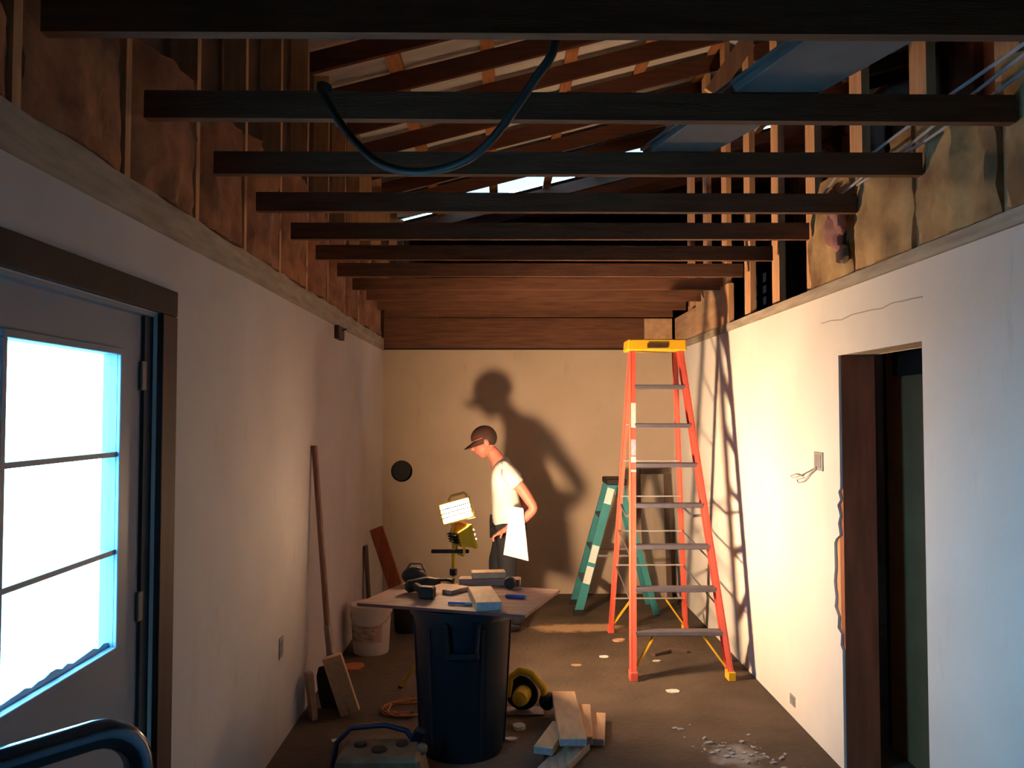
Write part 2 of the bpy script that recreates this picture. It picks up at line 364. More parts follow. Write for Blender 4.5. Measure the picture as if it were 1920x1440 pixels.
box_obj('top_plate', (XR - 0.012, XR + WT, YF, YB, 2.432, 2.488), 'plate', wr)
RS = [3.38 + 0.605 * i for i in range(-10, 20)]
for y in RS:
    if y < YB - 0.05: box_obj('stud', (XR + 0.025, XR + 0.065, y - 0.07, y + 0.07, 2.49, roof_z(XR) - 0.27), 'stud', wr)
for k, y in enumerate(RS[:-1]):
    if y < 4.1: batt(wr, XR + 0.005, -1, y + 0.03, y + 0.575, 2.495, 3.0 + 0.1 * noise.noise((k, 8, 2)), 'fibre', 40 + k, puff=0.02, ragged=0.14)
# torn pink batt hanging out of one bay
pk = MB()
for cx_, cz_, r_ in ((4.06, 2.82, .075), (4.10, 2.73, .085), (4.05, 2.66, .05), (4.13, 2.88, .06), (4.02, 2.76, .055)): pk.ball((XR - .045, cx_, cz_), r_, 18, (.55, 1, 1.05))
for v in pk.bm.verts: v.co += Vector((.3, 1, .8)) * (noise.noise(v.co * 16) * .045 + noise.noise(v.co * 40) * .015)
pk.build('torn_insulation', 'pink', wr, smooth=True)
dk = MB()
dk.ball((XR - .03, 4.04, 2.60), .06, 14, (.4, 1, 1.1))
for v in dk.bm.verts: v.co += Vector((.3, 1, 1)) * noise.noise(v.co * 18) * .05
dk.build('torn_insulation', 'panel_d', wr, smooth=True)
for y0, y1, z1 in ((6.47, 7.3, 2.98), (7.32, 8.2, 2.76)): box_obj('plywood_sheet', (XR + 0.008, XR + 0.022, y0, y1, 2.49, z1), 'ply', wr)
box_obj('blocking', (XR + 0.0, XR + 0.04, 6.2, 6.44, 2.49, 2.80), 'stud', wr)
# hairline crack in the plaster over the doorway
ck = MB(); P = [ax(1540 + i * 19, 609 - i * 5.5 + random.uniform(-3, 3), XR) for i in range(11)]
for a, b in zip(P, P[1:]): ck.beam(a, b, 0.003, 0.005, (1, 0, 0))
ck.build('plaster_crack', 'box', wr)

# ---- back wall
wb = struct('wall_back', 'tan drywall end wall with a dark board along its top')
dw = MB(); HX, HZ, HR = -1.022, 1.225, 0.108       # old stovepipe hole
bm = dw.bm; seg = 32
ringv = [bm.verts.new((HX + HR * math.cos(2 * PI * i / seg), YB, HZ + HR * math.sin(2 * PI * i / seg))) for i in range(seg)]
sq = [bm.verts.new((x, YB, z)) for x, z in ((XL, HZ + 0.17), (XL, HZ - 0.17), (HX + 0.17, HZ - 0.17), (HX + 0.17, HZ + 0.17))]
ang = [math.atan2(v.co.z - HZ, v.co.x - HX) for v in sq]
def near_i(v): return min(range(seg), key=lambda i: (ringv[i].co - v.co).length)
ni = [near_i(v) for v in sq]
for k in range(4):
    a, b = ni[k], ni[(k + 1) % 4]; arc = []; i = a
    while True:
        arc.append(ringv[i])
        if i == b: break
        i = (i + 1) % seg
    bm.faces.new([sq[k]] + arc + [sq[(k + 1) % 4]])
for b in ((XL, XL, HX + 0.17, HX + 0.17),): pass
def quad(x0, x1, z0, z1): bm.faces.new([bm.verts.new(p) for p in ((x0, YB, z0), (x1, YB, z0), (x1, YB, z1), (x0, YB, z1))])
quad(XL, XR + 0.01, 0, HZ - 0.17); quad(XL, XR + 0.01, HZ + 0.17, 2.447); quad(HX + 0.17, XR + 0.01, HZ - 0.17, HZ + 0.17)
dw.build('drywall', 'wall_b', wb)
box_obj('backing', (XL - 0.1, XR + 0.2, YB + 0.13, YB + 0.16, 0, 2.45), 'black', wb)  # black colour stands in for the unlit inside of the pipe hole
MB().lathe([(HR + 0.001, 0.0), (HR + 0.001, 0.12)], (HX, YB + 0.002, HZ), 32, (0, 1, 0), cap0=False).build('pipe_sleeve', 'black', wb, smooth=True)
box_obj('rim_board', (XL + 0.005, XR - 0.015, YB - 0.03, YB + 0.01, 2.465, 2.765), 'joist', wb)
box_obj('top_plate', (XL + 0.005, XR - 0.015, YB - 0.012, YB + 0.12, 2.449, 2.463), 'trim', wb)
box_obj('plywood_patch', (XR - 0.30, XR - 0.02, YB - 0.05, YB - 0.032, 2.49, 2.76), 'ply', wb)

# ---- the rest of the shell (behind the camera, adjoining bay, far gable)
wf = struct('wall_front', 'wall behind the camera'); box_obj('sheathing', (XL, XO, YF - 0.03, YF, 0, 5.9), 'sheath', wf)
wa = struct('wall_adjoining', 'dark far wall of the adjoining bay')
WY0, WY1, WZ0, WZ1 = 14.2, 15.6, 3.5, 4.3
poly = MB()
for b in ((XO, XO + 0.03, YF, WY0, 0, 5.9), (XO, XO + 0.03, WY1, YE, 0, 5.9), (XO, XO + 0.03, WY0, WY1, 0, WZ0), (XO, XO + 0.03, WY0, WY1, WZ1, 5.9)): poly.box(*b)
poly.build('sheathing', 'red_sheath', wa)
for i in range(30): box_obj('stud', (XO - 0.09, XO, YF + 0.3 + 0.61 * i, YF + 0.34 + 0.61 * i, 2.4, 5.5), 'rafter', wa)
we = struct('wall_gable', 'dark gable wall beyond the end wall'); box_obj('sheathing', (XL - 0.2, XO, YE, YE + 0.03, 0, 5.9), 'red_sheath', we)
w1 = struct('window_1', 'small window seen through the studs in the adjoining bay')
box_obj('pane', (XO + 0.012, XO + 0.016, WY0, WY1, WZ0, WZ1), 'dim_glass', w1)
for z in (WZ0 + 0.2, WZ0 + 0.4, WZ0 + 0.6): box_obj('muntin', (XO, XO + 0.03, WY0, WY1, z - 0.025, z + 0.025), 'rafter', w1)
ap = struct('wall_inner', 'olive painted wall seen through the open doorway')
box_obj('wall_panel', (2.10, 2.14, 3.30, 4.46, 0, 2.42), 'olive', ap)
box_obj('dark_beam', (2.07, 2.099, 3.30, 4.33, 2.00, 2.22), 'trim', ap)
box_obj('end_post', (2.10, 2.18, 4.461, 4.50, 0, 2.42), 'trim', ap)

# ---- ceiling joists
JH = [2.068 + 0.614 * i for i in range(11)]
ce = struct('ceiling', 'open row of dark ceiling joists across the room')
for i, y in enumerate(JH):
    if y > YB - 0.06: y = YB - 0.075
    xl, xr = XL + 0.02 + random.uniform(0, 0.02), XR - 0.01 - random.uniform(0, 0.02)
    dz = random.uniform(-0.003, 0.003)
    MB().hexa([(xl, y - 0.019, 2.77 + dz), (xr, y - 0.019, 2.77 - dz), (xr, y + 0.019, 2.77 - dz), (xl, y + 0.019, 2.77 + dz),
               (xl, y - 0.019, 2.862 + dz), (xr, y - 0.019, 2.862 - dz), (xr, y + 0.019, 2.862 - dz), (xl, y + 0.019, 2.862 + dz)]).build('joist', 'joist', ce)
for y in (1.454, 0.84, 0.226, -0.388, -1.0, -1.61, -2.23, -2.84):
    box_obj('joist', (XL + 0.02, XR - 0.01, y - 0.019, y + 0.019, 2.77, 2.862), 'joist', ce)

# ---- roof: rafters, purlins, ribbed metal sheets, one clear sheet
rf = struct('roof', 'sloping roof of dark rafters, purlins and white metal sheets')
XA, XB = XL - 0.18, XO + 0.05
def slope_box(name, x0, x1, y0, y1, top, depth, m):
    z0, z1 = roof_z(x0) + top, roof_z(x1) + top
    return MB().hexa([(x0, y0, z0 - depth), (x1, y0, z1 - depth), (x1, y1, z1 - depth), (x0, y1, z0 - depth), (x0, y0, z0), (x1, y0, z1), (x1, y1, z1), (x0, y1, z0)]).build(name, m, rf)
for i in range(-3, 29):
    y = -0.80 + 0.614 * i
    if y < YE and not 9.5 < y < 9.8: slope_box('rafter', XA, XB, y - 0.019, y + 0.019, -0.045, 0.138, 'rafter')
SY0, SY1, SX0, SX1 = 9.45, 10.24, -0.68, 1.80       # clear sheet
x = -1.45
while x < XB - 0.1:
    slope_box('purlin', x - 0.05, x + 0.05, YF, YE, -0.002, 0.040, 'purlin'); x += 0.665
def sheet(x0, x1, y0, y1, m='metal_roof', name='metal_sheet'):
    mb = MB(); bm = mb.bm; n = max(2, int((y1 - y0) / 0.1)); rows = [[], []]
    for k in range(n + 1):
        y = y0 + (y1 - y0) * k / n; h = 0.018 if k % 3 == 1 else 0.0
        for r, xx in ((0, x0), (1, x1)): rows[r].append(bm.verts.new((xx, y, roof_z(xx) + 0.001 + h)))
    for k in range(n): bm.faces.new((rows[0][k], rows[1][k], rows[1][k + 1], rows[0][k + 1]))
    mb.build(name, m, rf)
y = YF - 0.05
while y < SY0 - 0.01:
    e = min(y + 0.914, SY0); sheet(XA, XB, y, e); y = e
sheet(XA, SX0, SY0, SY1); sheet(SX1, XB, SY0, SY1); sheet(SX0, SX1, SY0, SY1, 'skyl', 'clear_sheet')
y = SY1
while y < YE - 0.01:
    e = min(y + 0.914, YE + 0.05); sheet(XA, XB, y, e); y = e
MB().beam(ay(1402, 78, 5.45), ay(1334, 176, 5.45), 0.11, 0.038, (1, 0, 0.6)).build('knee_brace', 'stud', rf)

# ================================================================== WORK LIGHT (its lamps are the room's lamps)
LX, LY = -0.317, 5.22
wk = thing('work_light', 'lit yellow twin work light on a stand behind the board', 'work light', (LX, LY, 0))
MB().tube([(LX, LY, 0.12), (LX, LY, 0.62)], 0.017, 12).tube([(LX, LY, 0.60), (LX, LY, 1.12)], 0.0125, 12).build('pole', 'yellow', wk, smooth=True)
for k in range(3):
    a = 2 * PI * k / 3 + 0.5; e = (LX + 0.42 * math.cos(a), LY + 0.42 * math.sin(a), 0.012)
    lg = MB().tube([(LX + 0.02 * math.cos(a), LY + 0.02 * math.sin(a), 0.52), e], 0.011, 8).tube([(LX + 0.018 * math.cos(a), LY + 0.018 * math.sin(a), 0.22), Vector(e) * 0.45 + Vector((LX, LY, 0.52)) * 0.55], 0.006, 6).build('leg', 'yellow', wk, smooth=True)
    MB().ball(e, 0.016, 10, (1, 1, 0.75)).build('rubber_foot', 'rubber', lg)
for z, wd in ((0.62, 0.05), (0.80, 0.045)): MB().lathe([(wd * 0.5, -0.02), (wd * 0.55, 0.0), (wd * 0.5, 0.02)], (LX, LY, z), 16).build('collar', 'black', wk, smooth=True)
MB().obox((LX - 0.02, LY, 0.930), (1, 0, 0), (0, 1, 0), (0, 0, 1), 0.24, 0.03, 0.022).build('crossbar', 'black', wk, bevel=0.004)
def lamp_head(c, nrm, up, wd, ht, strength, handle_dir):
    c, n = Vector(c), Vector(nrm).normalized(); u = Vector(up).cross(n).normalized(); v = n.cross(u)
    h = MB(); dpt = 0.07                                         # housing: open tray tapering to the back
    P = lambda a, b, d: c + u * a + v * b + n * d
    def rect(sx, sy, d): return [P(-sx, -sy, d), P(sx, -sy, d), P(sx, sy, d), P(-sx, sy, d)]
    rs = [rect(wd * 0.36, ht * 0.34, -dpt), rect(wd * 0.5, ht * 0.5, -0.01), rect(wd * 0.56, ht * 0.58, 0.0), rect(wd * 0.56, ht * 0.58, 0.018), rect(wd * 0.5, ht * 0.5, 0.018), rect(wd * 0.5, ht * 0.5, 0.002)]
    rv = [[h.bm.verts.new(p) for p in r] for r in rs]
    for a, b in zip(rv, rv[1:]): h.bridge(a, b)
    h.bm.faces.new(rv[0][::-1]); h.bm.faces.new(rv[-1])
    hd = h.build('lamp_head', 'yellow', wk)
    g = MB().obox(c + n * 0.006, u, v, n, wd * 0.96, ht * 0.96, 0.004).build('lamp_glass', emitter('halogen_glow', WARM, strength), hd)
    f = MB()
    for k in range(5): f.obox(c - n * (dpt + 0.012), u, v, n, wd * 0.6 - k * 0.0, 0.006, 0.028).bm if k == 0 else f.obox(c - n * (dpt + 0.012) + v * (k - 2) * ht * 0.12, u, v, n, wd * 0.6, 0.006, 0.028)
    f.build('cooling_fin', 'black', hd)
    gd = MB()
    for k in (-1, 0, 1): gd.tube([P(-wd * 0.52, ht * 0.22 * k, 0.018), P(-wd * 0.4, ht * 0.22 * k, 0.036), P(wd * 0.4, ht * 0.22 * k, 0.036), P(wd * 0.52, ht * 0.22 * k, 0.018)], 0.0045, 6)
    gd.build('wire_guard', 'steel', hd)
    hb = Vector(handle_dir).normalized()
    a0, a1 = P(-wd * 0.3, 0, -dpt * 0.5) + hb * ht * 0.35, P(wd * 0.3, 0, -dpt * 0.5) + hb * ht * 0.35
    MB().tube([a0, a0 + hb * 0.05, a0 + hb * 0.065 + (a1 - a0) * 0.12, a1 + hb * 0.065 - (a1 - a0) * 0.12, a1 + hb * 0.05, a1], 0.008, 8).build('carry_handle', 'yellow', hd, smooth=True)
lamp_head((LX + 0.02, LY - 0.01, 1.185), (-0.10, -0.95, 0.14), (-0.28, 0, 1), 0.19, 0.12, HEAD_FRONT, (0, 0, 1))
lamp_head((LX + 0.075, LY + 0.02, 1.03), (0.86, 0.42, 0.27), (0, 0, 1), 0.20, 0.135, HEAD_RIGHT, (0, 0, -1))

# ================================================================== ORANGE STEPLADDER
FL, FR, RL, RR = Vector((0.88, 5.60, 0)), Vector((1.54, 5.60, 0)), Vector((0.885, 6.80, 0)), Vector((1.50, 6.80, 0))
TL, TR, TZ = 0.965, 1.315, 2.30
TFL, TFR = Vector((TL, 6.10, TZ)), Vector((TR, 6.10, TZ)); TRL, TRR = Vector((TL + 0.01, 6.22, TZ)), Vector((TR - 0.01, 6.22, TZ))
ol = thing('stepladder', 'tall orange stepladder with a yellow top standing against the bright right wall', 'ladder', (1.2, 6.2, 0))
def rail(p0, p1, sgn, m, parent, flange=0.036, web=0.078, th=0.006, name='front_rail'):
    p0, p1 = Vector(p0), Vector(p1); a = (p1 - p0).normalized(); u = Vector((1, 0, 0)); u = (u - a * u.dot(a)).normalized(); v = a.cross(u)
    mb = MB()
    mb.beam(p0 - u * sgn * (flange / 2), p1 - u * sgn * (flange / 2), th, web, u)            # web on the outside
    for q in (-1, 1):
        o = v * q * (web / 2 - th / 2)
        mb.beam(p0 + o + u * sgn * th / 2, p1 + o + u * sgn * th / 2, flange - th, th, u)
    return mb.build(name, m, parent)
rails = [rail(FL, TFL, 1, 'orange', ol), rail(FR, TFR, -1, 'orange', ol)]
rail(RL, TRL, 1, 'orange', ol, 0.032, 0.05, name='rear_rail'); rail(RR, TRR, -1, 'orange', ol, 0.032, 0.05, name='rear_rail')
def lerp(a, b, t): return a + (b - a) * t
for k in range(7):
    tt = (0.3 + 0.283 * k) / TZ; a, b = lerp(FL, TFL, tt), lerp(FR, TFR, tt)
    MB().obox((a + b) / 2, (1, 0, 0), (0, 1, 0), (0, 0, 1), (b - a).x - 0.02, 0.085, 0.032).build('step', 'alum', ol, bevel=0.004)
for k in range(7):
    tt = (0.30 + 0.283 * k) / TZ; a, b = lerp(RL, TRL, tt), lerp(RR, TRR, tt)
    MB().beam(a + Vector((0, -0.02, 0)), b + Vector((0, -0.02, 0)), 0.008, 0.022, (0, 0, 1)).build('rear_bar', 'alum_l', ol)
cp = MB(); cp.hexa([(TL - 0.045, 6.03, TZ - 0.03), (TR + 0.045, 6.03, TZ - 0.03), (TR + 0.045, 6.27, TZ - 0.03), (TL - 0.045, 6.27, TZ - 0.03), (TL - 0.04, 6.035, TZ + 0.055), (TR + 0.04, 6.035, TZ + 0.055), (TR + 0.04, 6.265, TZ + 0.055), (TL - 0.04, 6.265, TZ + 0.055)])
cap_o = cp.build('top_cap', 'yellow', ol, bevel=0.008)
MB().box(TL + 0.10, TR - 0.10, 6.024, 6.031, TZ - 0.012, TZ + 0.022).build('cap_slot', 'trim2', cap_o)
for P0, P1, s, zf in ((FL, TFL, 1, 1), (FR, TFR, -1, 1), (RL, TRL, 1, 0), (RR, TRR, -1, 0)):
    a = lerp(P0, P1, 0.035); b = lerp(P0, P1, 0.125) + Vector((s * 0.15, 0, 0.0))
    MB().beam(a + Vector((s * 0.02, 0, 0)), b, 0.028, 0.012, (0, 1, 0)).build('corner_brace', 'yellow', ol)
    MB().obox(P0 + Vector((0, 0, 0.03)), (1, 0, 0), (0, 1, 0), (0, 0, 1), 0.052, 0.088 if zf else 0.06, 0.06).build('foot', 'yellow' if s < 0 else 'orange', ol, bevel=0.004)
for s, a0, a1, b0, b1 in ((-1, FL, TFL, RL, TRL), (1, FR, TFR, RR, TRR)):
    p, q = lerp(a0, a1, 0.47), lerp(b0, b1, 0.47); m_ = (p + q) / 2 + Vector((0, 0, -0.05))
    MB().beam(p, m_, 0.004, 0.02).beam(m_, q, 0.004, 0.02).build('spreader_bar', 'alum', ol)
    for tt in (0.2, 0.33):
        MB().beam(lerp(a0, a1, tt), lerp(b0, b1, tt + 0.05), 0.004, 0.014).build('side_brace', 'alum', ol)
for z0, z1, m in ((1.70, 1.88, 'sticker'), (1.50, 1.615, 'sticker_b'), (1.452, 1.492, 'sticker'), (1.385, 1.400, 'sticker')):
    a, b = lerp(FL, TFL, z0 / TZ), lerp(FL, TFL, z1 / TZ); o = Vector((0.0, -0.0405, 0.0))
    MB().beam(a + o, b + o, 0.034, 0.0015).build('label_sticker', m, ol)

# ================================================================== TEAL STEPLADDER (seen side-on)
tl = thing('stepladder', 'small teal open stepladder with black top, half hidden behind the tall one', 'ladder', (1.0, 7.6, 0))
for yy, k in ((7.38, 0), (7.80, 1)):
    a, b = Vector((0.665, yy, 0.0)), Vector((0.985, yy + (0.06 if k == 0 else -0.06), 1.16))
    c_, d_ = Vector((1.375, yy, 0.0)), Vector((1.06, yy + (0.06 if k == 0 else -0.06), 1.16))
    MB().beam(a + Vector((0, 0, 0.0)), b, 0.075, 0.03, (1, 0, 0.3)).build('front_rail', 'teal', tl)
    MB().beam(c_, d_, 0.055, 0.028, (1, 0, -0.3)).build('rear_rail', 'teal', tl)
    MB().obox(a + Vector((0.005, 0, 0.025)), (1, 0, 0), (0, 1, 0), (0, 0, 1), 0.095, 0.04, 0.05).build('foot', 'black', tl)
    MB().beam(lerp(a, b, 0.45), lerp(c_, d_, 0.45), 0.004, 0.018, (0, 1, 0)).build('spreader_bar', 'steel', tl)
    if k == 0:
        for t0, t1 in ((0.85, 0.97), (0.40, 0.53), (0.24, 0.37)):
            MB().beam(lerp(a, b, t0) + Vector((0, -0.016, 0)), lerp(a, b, t1) + Vector((0, -0.016, 0)), 0.064, 0.002, (1, 0, 0.3)).build('label_sticker', 'sticker', tl)
for k in range(3):
    tt = 0.25 + 0.25 * k; p = lerp(Vector((0.665, 7.38, 0)), Vector((0.985, 7.44, 1.16)), tt); q = lerp(Vector((0.665, 7.80, 0)), Vector((0.985, 7.74, 1.16)), tt)
    MB().beam(p, q, 0.075, 0.028, (1, 0, 0)).build('step', 'alum', tl)
MB().box(0.935, 1.115, 7.41, 7.77, 1.155, 1.21).build('top_cap', 'black', tl, bevel=0.008)

# ================================================================== CAN, BOARD AND WHAT LIES ON IT
CX_, CY_ = -0.222, 4.49
tc_ = thing('trash_can', 'large round navy plastic trash can standing under the plywood board', 'trash can', (CX_, CY_, 0))
MB().lathe([(0.19, 0.0), (0.218, 0.0), (0.225, 0.03), (0.262, 0.70), (0.264, 0.705), (0.264, 0.73), (0.283, 0.735), (0.286, 0.772), (0.276, 0.778), (0.262, 0.772), (0.250, 0.70), (0.212, 0.03)], (CX_, CY_, 0), 48, cap1=True).build('body', 'can', tc_, smooth=True)
for a in (-PI / 2 + 0.05, PI / 2):
    u, v = Vector((math.cos(a), math.sin(a), 0)), Vector((-math.sin(a), math.cos(a), 0)); c = Vector((CX_, CY_, 0.0)) + u * 0.262
    hnd = MB()
    for s in (-1, 1): hnd.beam(c + v * s * 0.085 + Vector((0, 0, 0.73)) + u * 0.01, c + v * s * 0.070 + Vector((0, 0, 0.56)) + u * 0.004, 0.018, 0.05, v)
    hnd.beam(c - v * 0.085 + Vector((0, 0, 0.565)) + u * 0.012, c + v * 0.085 + Vector((0, 0, 0.565)) + u * 0.012, 0.03, 0.06, (0, 0, 1)).build('handle', 'can_d', tc_, bevel=0.006)
for a in (-2.25, -1.1, -0.1, 0.9, 2.2, 3.4):
    u = Vector((math.cos(a), math.sin(a), 0)); c = Vector((CX_, CY_, 0))
    MB().beam(c + u * 0.226 + Vector((0, 0, 0.04)), c + u * 0.262 + Vector((0, 0, 0.69)), 0.022, 0.012, (-u.y, u.x, 0)).build('rib', 'can', tc_)
bo = thing('plywood_board', 'brown plywood board laid as a table on the navy can', 'board', (CX_, CY_, 0.779))
B0, B1, B2 = Vector((-0.777, 4.40, 0)), Vector((0.11, 4.127, 0)), Vector((0.324, 4.718, 0)); B3 = B0 + (B2 - B1)
MB().prism([(p.x, p.y, 0.7795) for p in (B0, B1, B2, B3)], (0, 0, 0.0155)).build('board_panel', 'board', bo)
e = (B1 - B0).normalized(); nn = Vector((e.y, -e.x, 0))
MB().beam(B0 + nn * 0.0025 + Vector((0, 0, 0.787)), B1 + nn * 0.0025 + Vector((0, 0, 0.787)), 0.004, 0.0155, nn).build('front_edge', 'board_e', bo)
BT = 0.796
# black cordless circular tool, left on the board
p = az(795, 1112, BT)
dr = thing('cordless_drill', 'black cordless drill lying on the left of the plywood board', 'drill', (p.x, p.y, BT))
c = Vector((p.x, p.y, BT + 0.045))
MB().lathe([(0.018, -0.10), (0.034, -0.085), (0.037, 0.02), (0.030, 0.05), (0.020, 0.07), (0.016, 0.10)], c + Vector((-0.01, 0.03, 0)), 18, (0.92, 0.25, 0.12)).build('motor_housing', 'black', dr, smooth=True)
MB().beam(c + Vector((-0.05, 0, -0.005)), c + Vector((0.02, -0.12, -0.018)), 0.036, 0.042, (1, 0, 0)).build('grip', 'black', dr, bevel=0.008)
MB().obox(c + Vector((0.03, -0.135, -0.012)), (1, -0.3, 0), (0.3, 1, 0), (0, 0, 1), 0.085, 0.06, 0.066).build('battery', 'black', dr, bevel=0.008)
p = az(775, 1098, BT)
sd = thing('tool_bag', 'dark slumped tool pouch behind the drill on the board', 'pouch', (p.x, p.y, BT))
MB().ball((p.x, p.y + 0.04, BT + 0.05), 0.075, 16, (1.0, 0.7, 0.68)).build('pouch_body', 'black', sd, smooth=True)
MB().tube([(p.x - 0.05, p.y + 0.04, BT + 0.08), (p.x - 0.02, p.y + 0.05, BT + 0.12), (p.x + 0.04, p.y + 0.05, BT + 0.12), (p.x + 0.07, p.y + 0.04, BT + 0.07)], 0.007, 8).build('strap', 'handle', sd, smooth=True)
p = az(835, 1092, BT)
pl = thing('pliers', 'dark pliers lying in the middle of the board', 'pliers', (p.x, p.y, BT))
MB().tube([(p.x - 0.06, p.y, BT + 0.012), (p.x, p.y + 0.01, BT + 0.014), (p.x + 0.05, p.y + 0.03, BT + 0.012)], [0.008, 0.009, 0.011], 8).tube([(p.x + 0.05, p.y - 0.02, BT + 0.012), (p.x, p.y + 0.01, BT + 0.014), (p.x - 0.09, p.y + 0.04, BT + 0.012)], [0.011, 0.009, 0.006], 8).build('handle', 'black', pl, smooth=True)
def plank(name, label, cat, c, yaw, L_, W_, H_, m, pitch=0.0, group=None, end=True):
    # one sawn board; its two ends are parts of their own
    c = Vector(c); u = Vector((math.cos(yaw) * math.cos(pitch), math.sin(yaw) * math.cos(pitch), math.sin(pitch))); v = Vector((-math.sin(yaw), math.cos(yaw), 0)); n = u.cross(v)
    o = thing(name, label, cat, c - n * H_ / 2, group)
    MB().obox(c, u, v, n, L_ - 0.008, W_, H_).build('plank_body', m, o, bevel=0.002)
    if end:
        for s in (-1, 1): MB().obox(c + u * s * (L_ / 2 - 0.002), u, v, n, 0.004, W_ - 0.004, H_ - 0.004).build('sawn_end', 'endgrain', o)
    return o
p = az(925, 1098, BT)
plank('wood_offcut', 'flat brown offcut across the back of the plywood board', 'offcut', (p.x - 0.02, p.y + 0.03, BT + 0.02), -0.08, 0.36, 0.09, 0.038, 'board')
plank('wood_offcut', 'upper pale offcut lying on the flat brown one at the back of the board', 'offcut', (p.x - 0.03, p.y + 0.045, BT + 0.0585), 0.10, 0.20, 0.09, 0.036, 'pale_wood')
p = az(912, 1122, BT)
plank('wood_block', 'pale wood block reaching the front edge of the plywood board', 'block', (p.x - 0.01, p.y - 0.09, BT + 0.0225), 1.72, 0.40, 0.13, 0.044, 'pale_wood')
p = az(855, 1112, BT)
plank('wood_offcut', 'short brown offcut between drill and pale block', 'offcut', (p.x, p.y + 0.03, BT + 0.012), 0.9, 0.16, 0.07, 0.022, 'board')
p = az(972, 1122, BT)
kn = thing('utility_knife', 'blue handled knife on the right of the board', 'knife', (p.x, p.y, BT))
MB().beam((p.x - 0.07, p.y + 0.02, BT + 0.010), (p.x + 0.04, p.y - 0.005, BT + 0.010), 0.026, 0.018, (0, 1, 0)).build('handle', 'blue_p', kn, bevel=0.004)
MB().beam((p.x - 0.115, p.y + 0.03, BT + 0.010), (p.x - 0.068, p.y + 0.0195, BT + 0.010), 0.014, 0.003, (0, 1, 0)).build('blade', 'steel', kn)
p = az(950, 1105, BT)
tp = thing('tape_measure', 'black tape measure behind the blue knife on the board', 'tape measure', (p.x, p.y, BT))
MB().lathe([(0.030, -0.016), (0.034, -0.010), (0.034, 0.010), (0.030, 0.016)], (p.x + 0.02, p.y + 0.01, BT + 0.0345), 20, (0.3, 1, 0)).build('case', 'black', tp, smooth=True)
MB().box(p.x + 0.04, p.x + 0.085, p.y - 0.005, p.y + 0.015, BT + 0.002, BT + 0.006).build('tape_tongue', 'steel', tp)
p = az(858, 1134, BT)
mk = thing('marker', 'small bluish marker by the front edge of the board', 'marker', (p.x, p.y, BT))
MB().tube([(p.x - 0.05, p.y + 0.01, BT + 0.008), (p.x + 0.04, p.y - 0.005, BT + 0.008)], 0.0075, 10).build('barrel', 'blue_p', mk, smooth=True)
MB().tube([(p.x + 0.04, p.y - 0.005, BT + 0.008), (p.x + 0.075, p.y - 0.011, BT + 0.008)], [0.009, 0.008], 10).build('marker_cap', 'blue_grey', mk, smooth=True)

# ================================================================== PERSON
def skin_mesh(V, E, R, root=0, sub=2):
    me = bpy.data.meshes.new('s'); me.from_pydata([Vector(v) for v in V], E, []); ob = bpy.data.objects.new('s', me); C.objects.link(ob)
    ob.modifiers.new('sk', 'SKIN').use_smooth_shade = True
    if sub: s_ = ob.modifiers.new('ss', 'SUBSURF'); s_.levels = sub
    for i, r in enumerate(R): me.skin_vertices[0].data[i].radius = r if isinstance(r, tuple) else (r, r)
    me.skin_vertices[0].data[root].use_root = True
    ev = ob.evaluated_get(bpy.context.evaluated_depsgraph_get()); out = bpy.data.meshes.new_from_object(ev)
    bpy.data.objects.remove(ob); bpy.data.meshes.remove(me); return out
PX, PY = 0.02, 6.90
def pp(x, y, z): return Vector((PX + x, PY + y, z))
pe = thing('person', 'person in a white T-shirt, jeans and brown cap walking left with bowed head', 'person', (PX, PY, 0))
V = [pp(.02, 0, .92), pp(.0, 0, 1.08), pp(-.01, 0, 1.24), pp(-.05, 0, 1.39), pp(-.10, 0, 1.46), pp(-.14, 0, 1.52),      # 0-5 spine, neck, head root
     pp(-.01, -.18, 1.345), pp(.13, -.225, 1.19), pp(.235, -.25, 1.03), pp(.13, -.26, .94), pp(-.005, -.265, .865),          # 6-10 near arm
     pp(-.01, .18, 1.345), pp(.10, .235, 1.20), pp(.20, .25, 1.05), pp(.11, .25, .97), pp(.01, .23, .89),                   # 11-15 far arm
     pp(.02, -.095, .86), pp(.005, -.10, .49), pp(.095, -.10, .09), pp(-.01, -.11, .045), pp(-.08, -.115, .04),              # 16-20 near leg
     pp(.02, .095, .86), pp(-.085, .10, .50), pp(-.02, .10, .09), pp(-.12, .11, .045), pp(-.19, .115, .04)]                 # 21-25 far leg
E_ = [(0, 1), (1, 2), (2, 3), (3, 4), (4, 5), (2, 6), (6, 7), (7, 8), (8, 9), (9, 10), (2, 11), (11, 12), (12, 13), (13, 14), (14, 15), (0, 16), (16, 17), (17, 18), (18, 19), (19, 20), (0, 21), (21, 22), (22, 23), (23, 24), (24, 25)]
R_ = [(.14, .11), (.135, .10), (.155, .115), (.085, .08), .056, .058, .062, .05, .042, .040, .029, .062, .05, .042, .040, .029, .095, .062, .044, .038, .03, .095, .062, .044, .038, .03]
bd = MB()
for ch in ((0, 1, 2, 3, 4, 5), (2, 6, 7, 8, 9, 10), (2, 11, 12, 13, 14, 15), (0, 16, 17, 18, 19, 20), (0, 21, 22, 23, 24, 25)):     # closed limbs, fused below into one surface
    rr = [R_[i] for i in ch]
    if ch[0] != ch[1] - 1: rr[0] = (.07, .07)
    bd.add_mesh(skin_mesh([V[i] for i in ch], [(i, i + 1) for i in range(len(ch) - 1)], rr))
HC = pp(-.185, 0, 1.565); tilt = Matrix.Rotation(math.radians(-22), 3, 'Y')     # face looks to -x and down
def hp(x, y, z): return HC + tilt @ Vector((x, y, z))
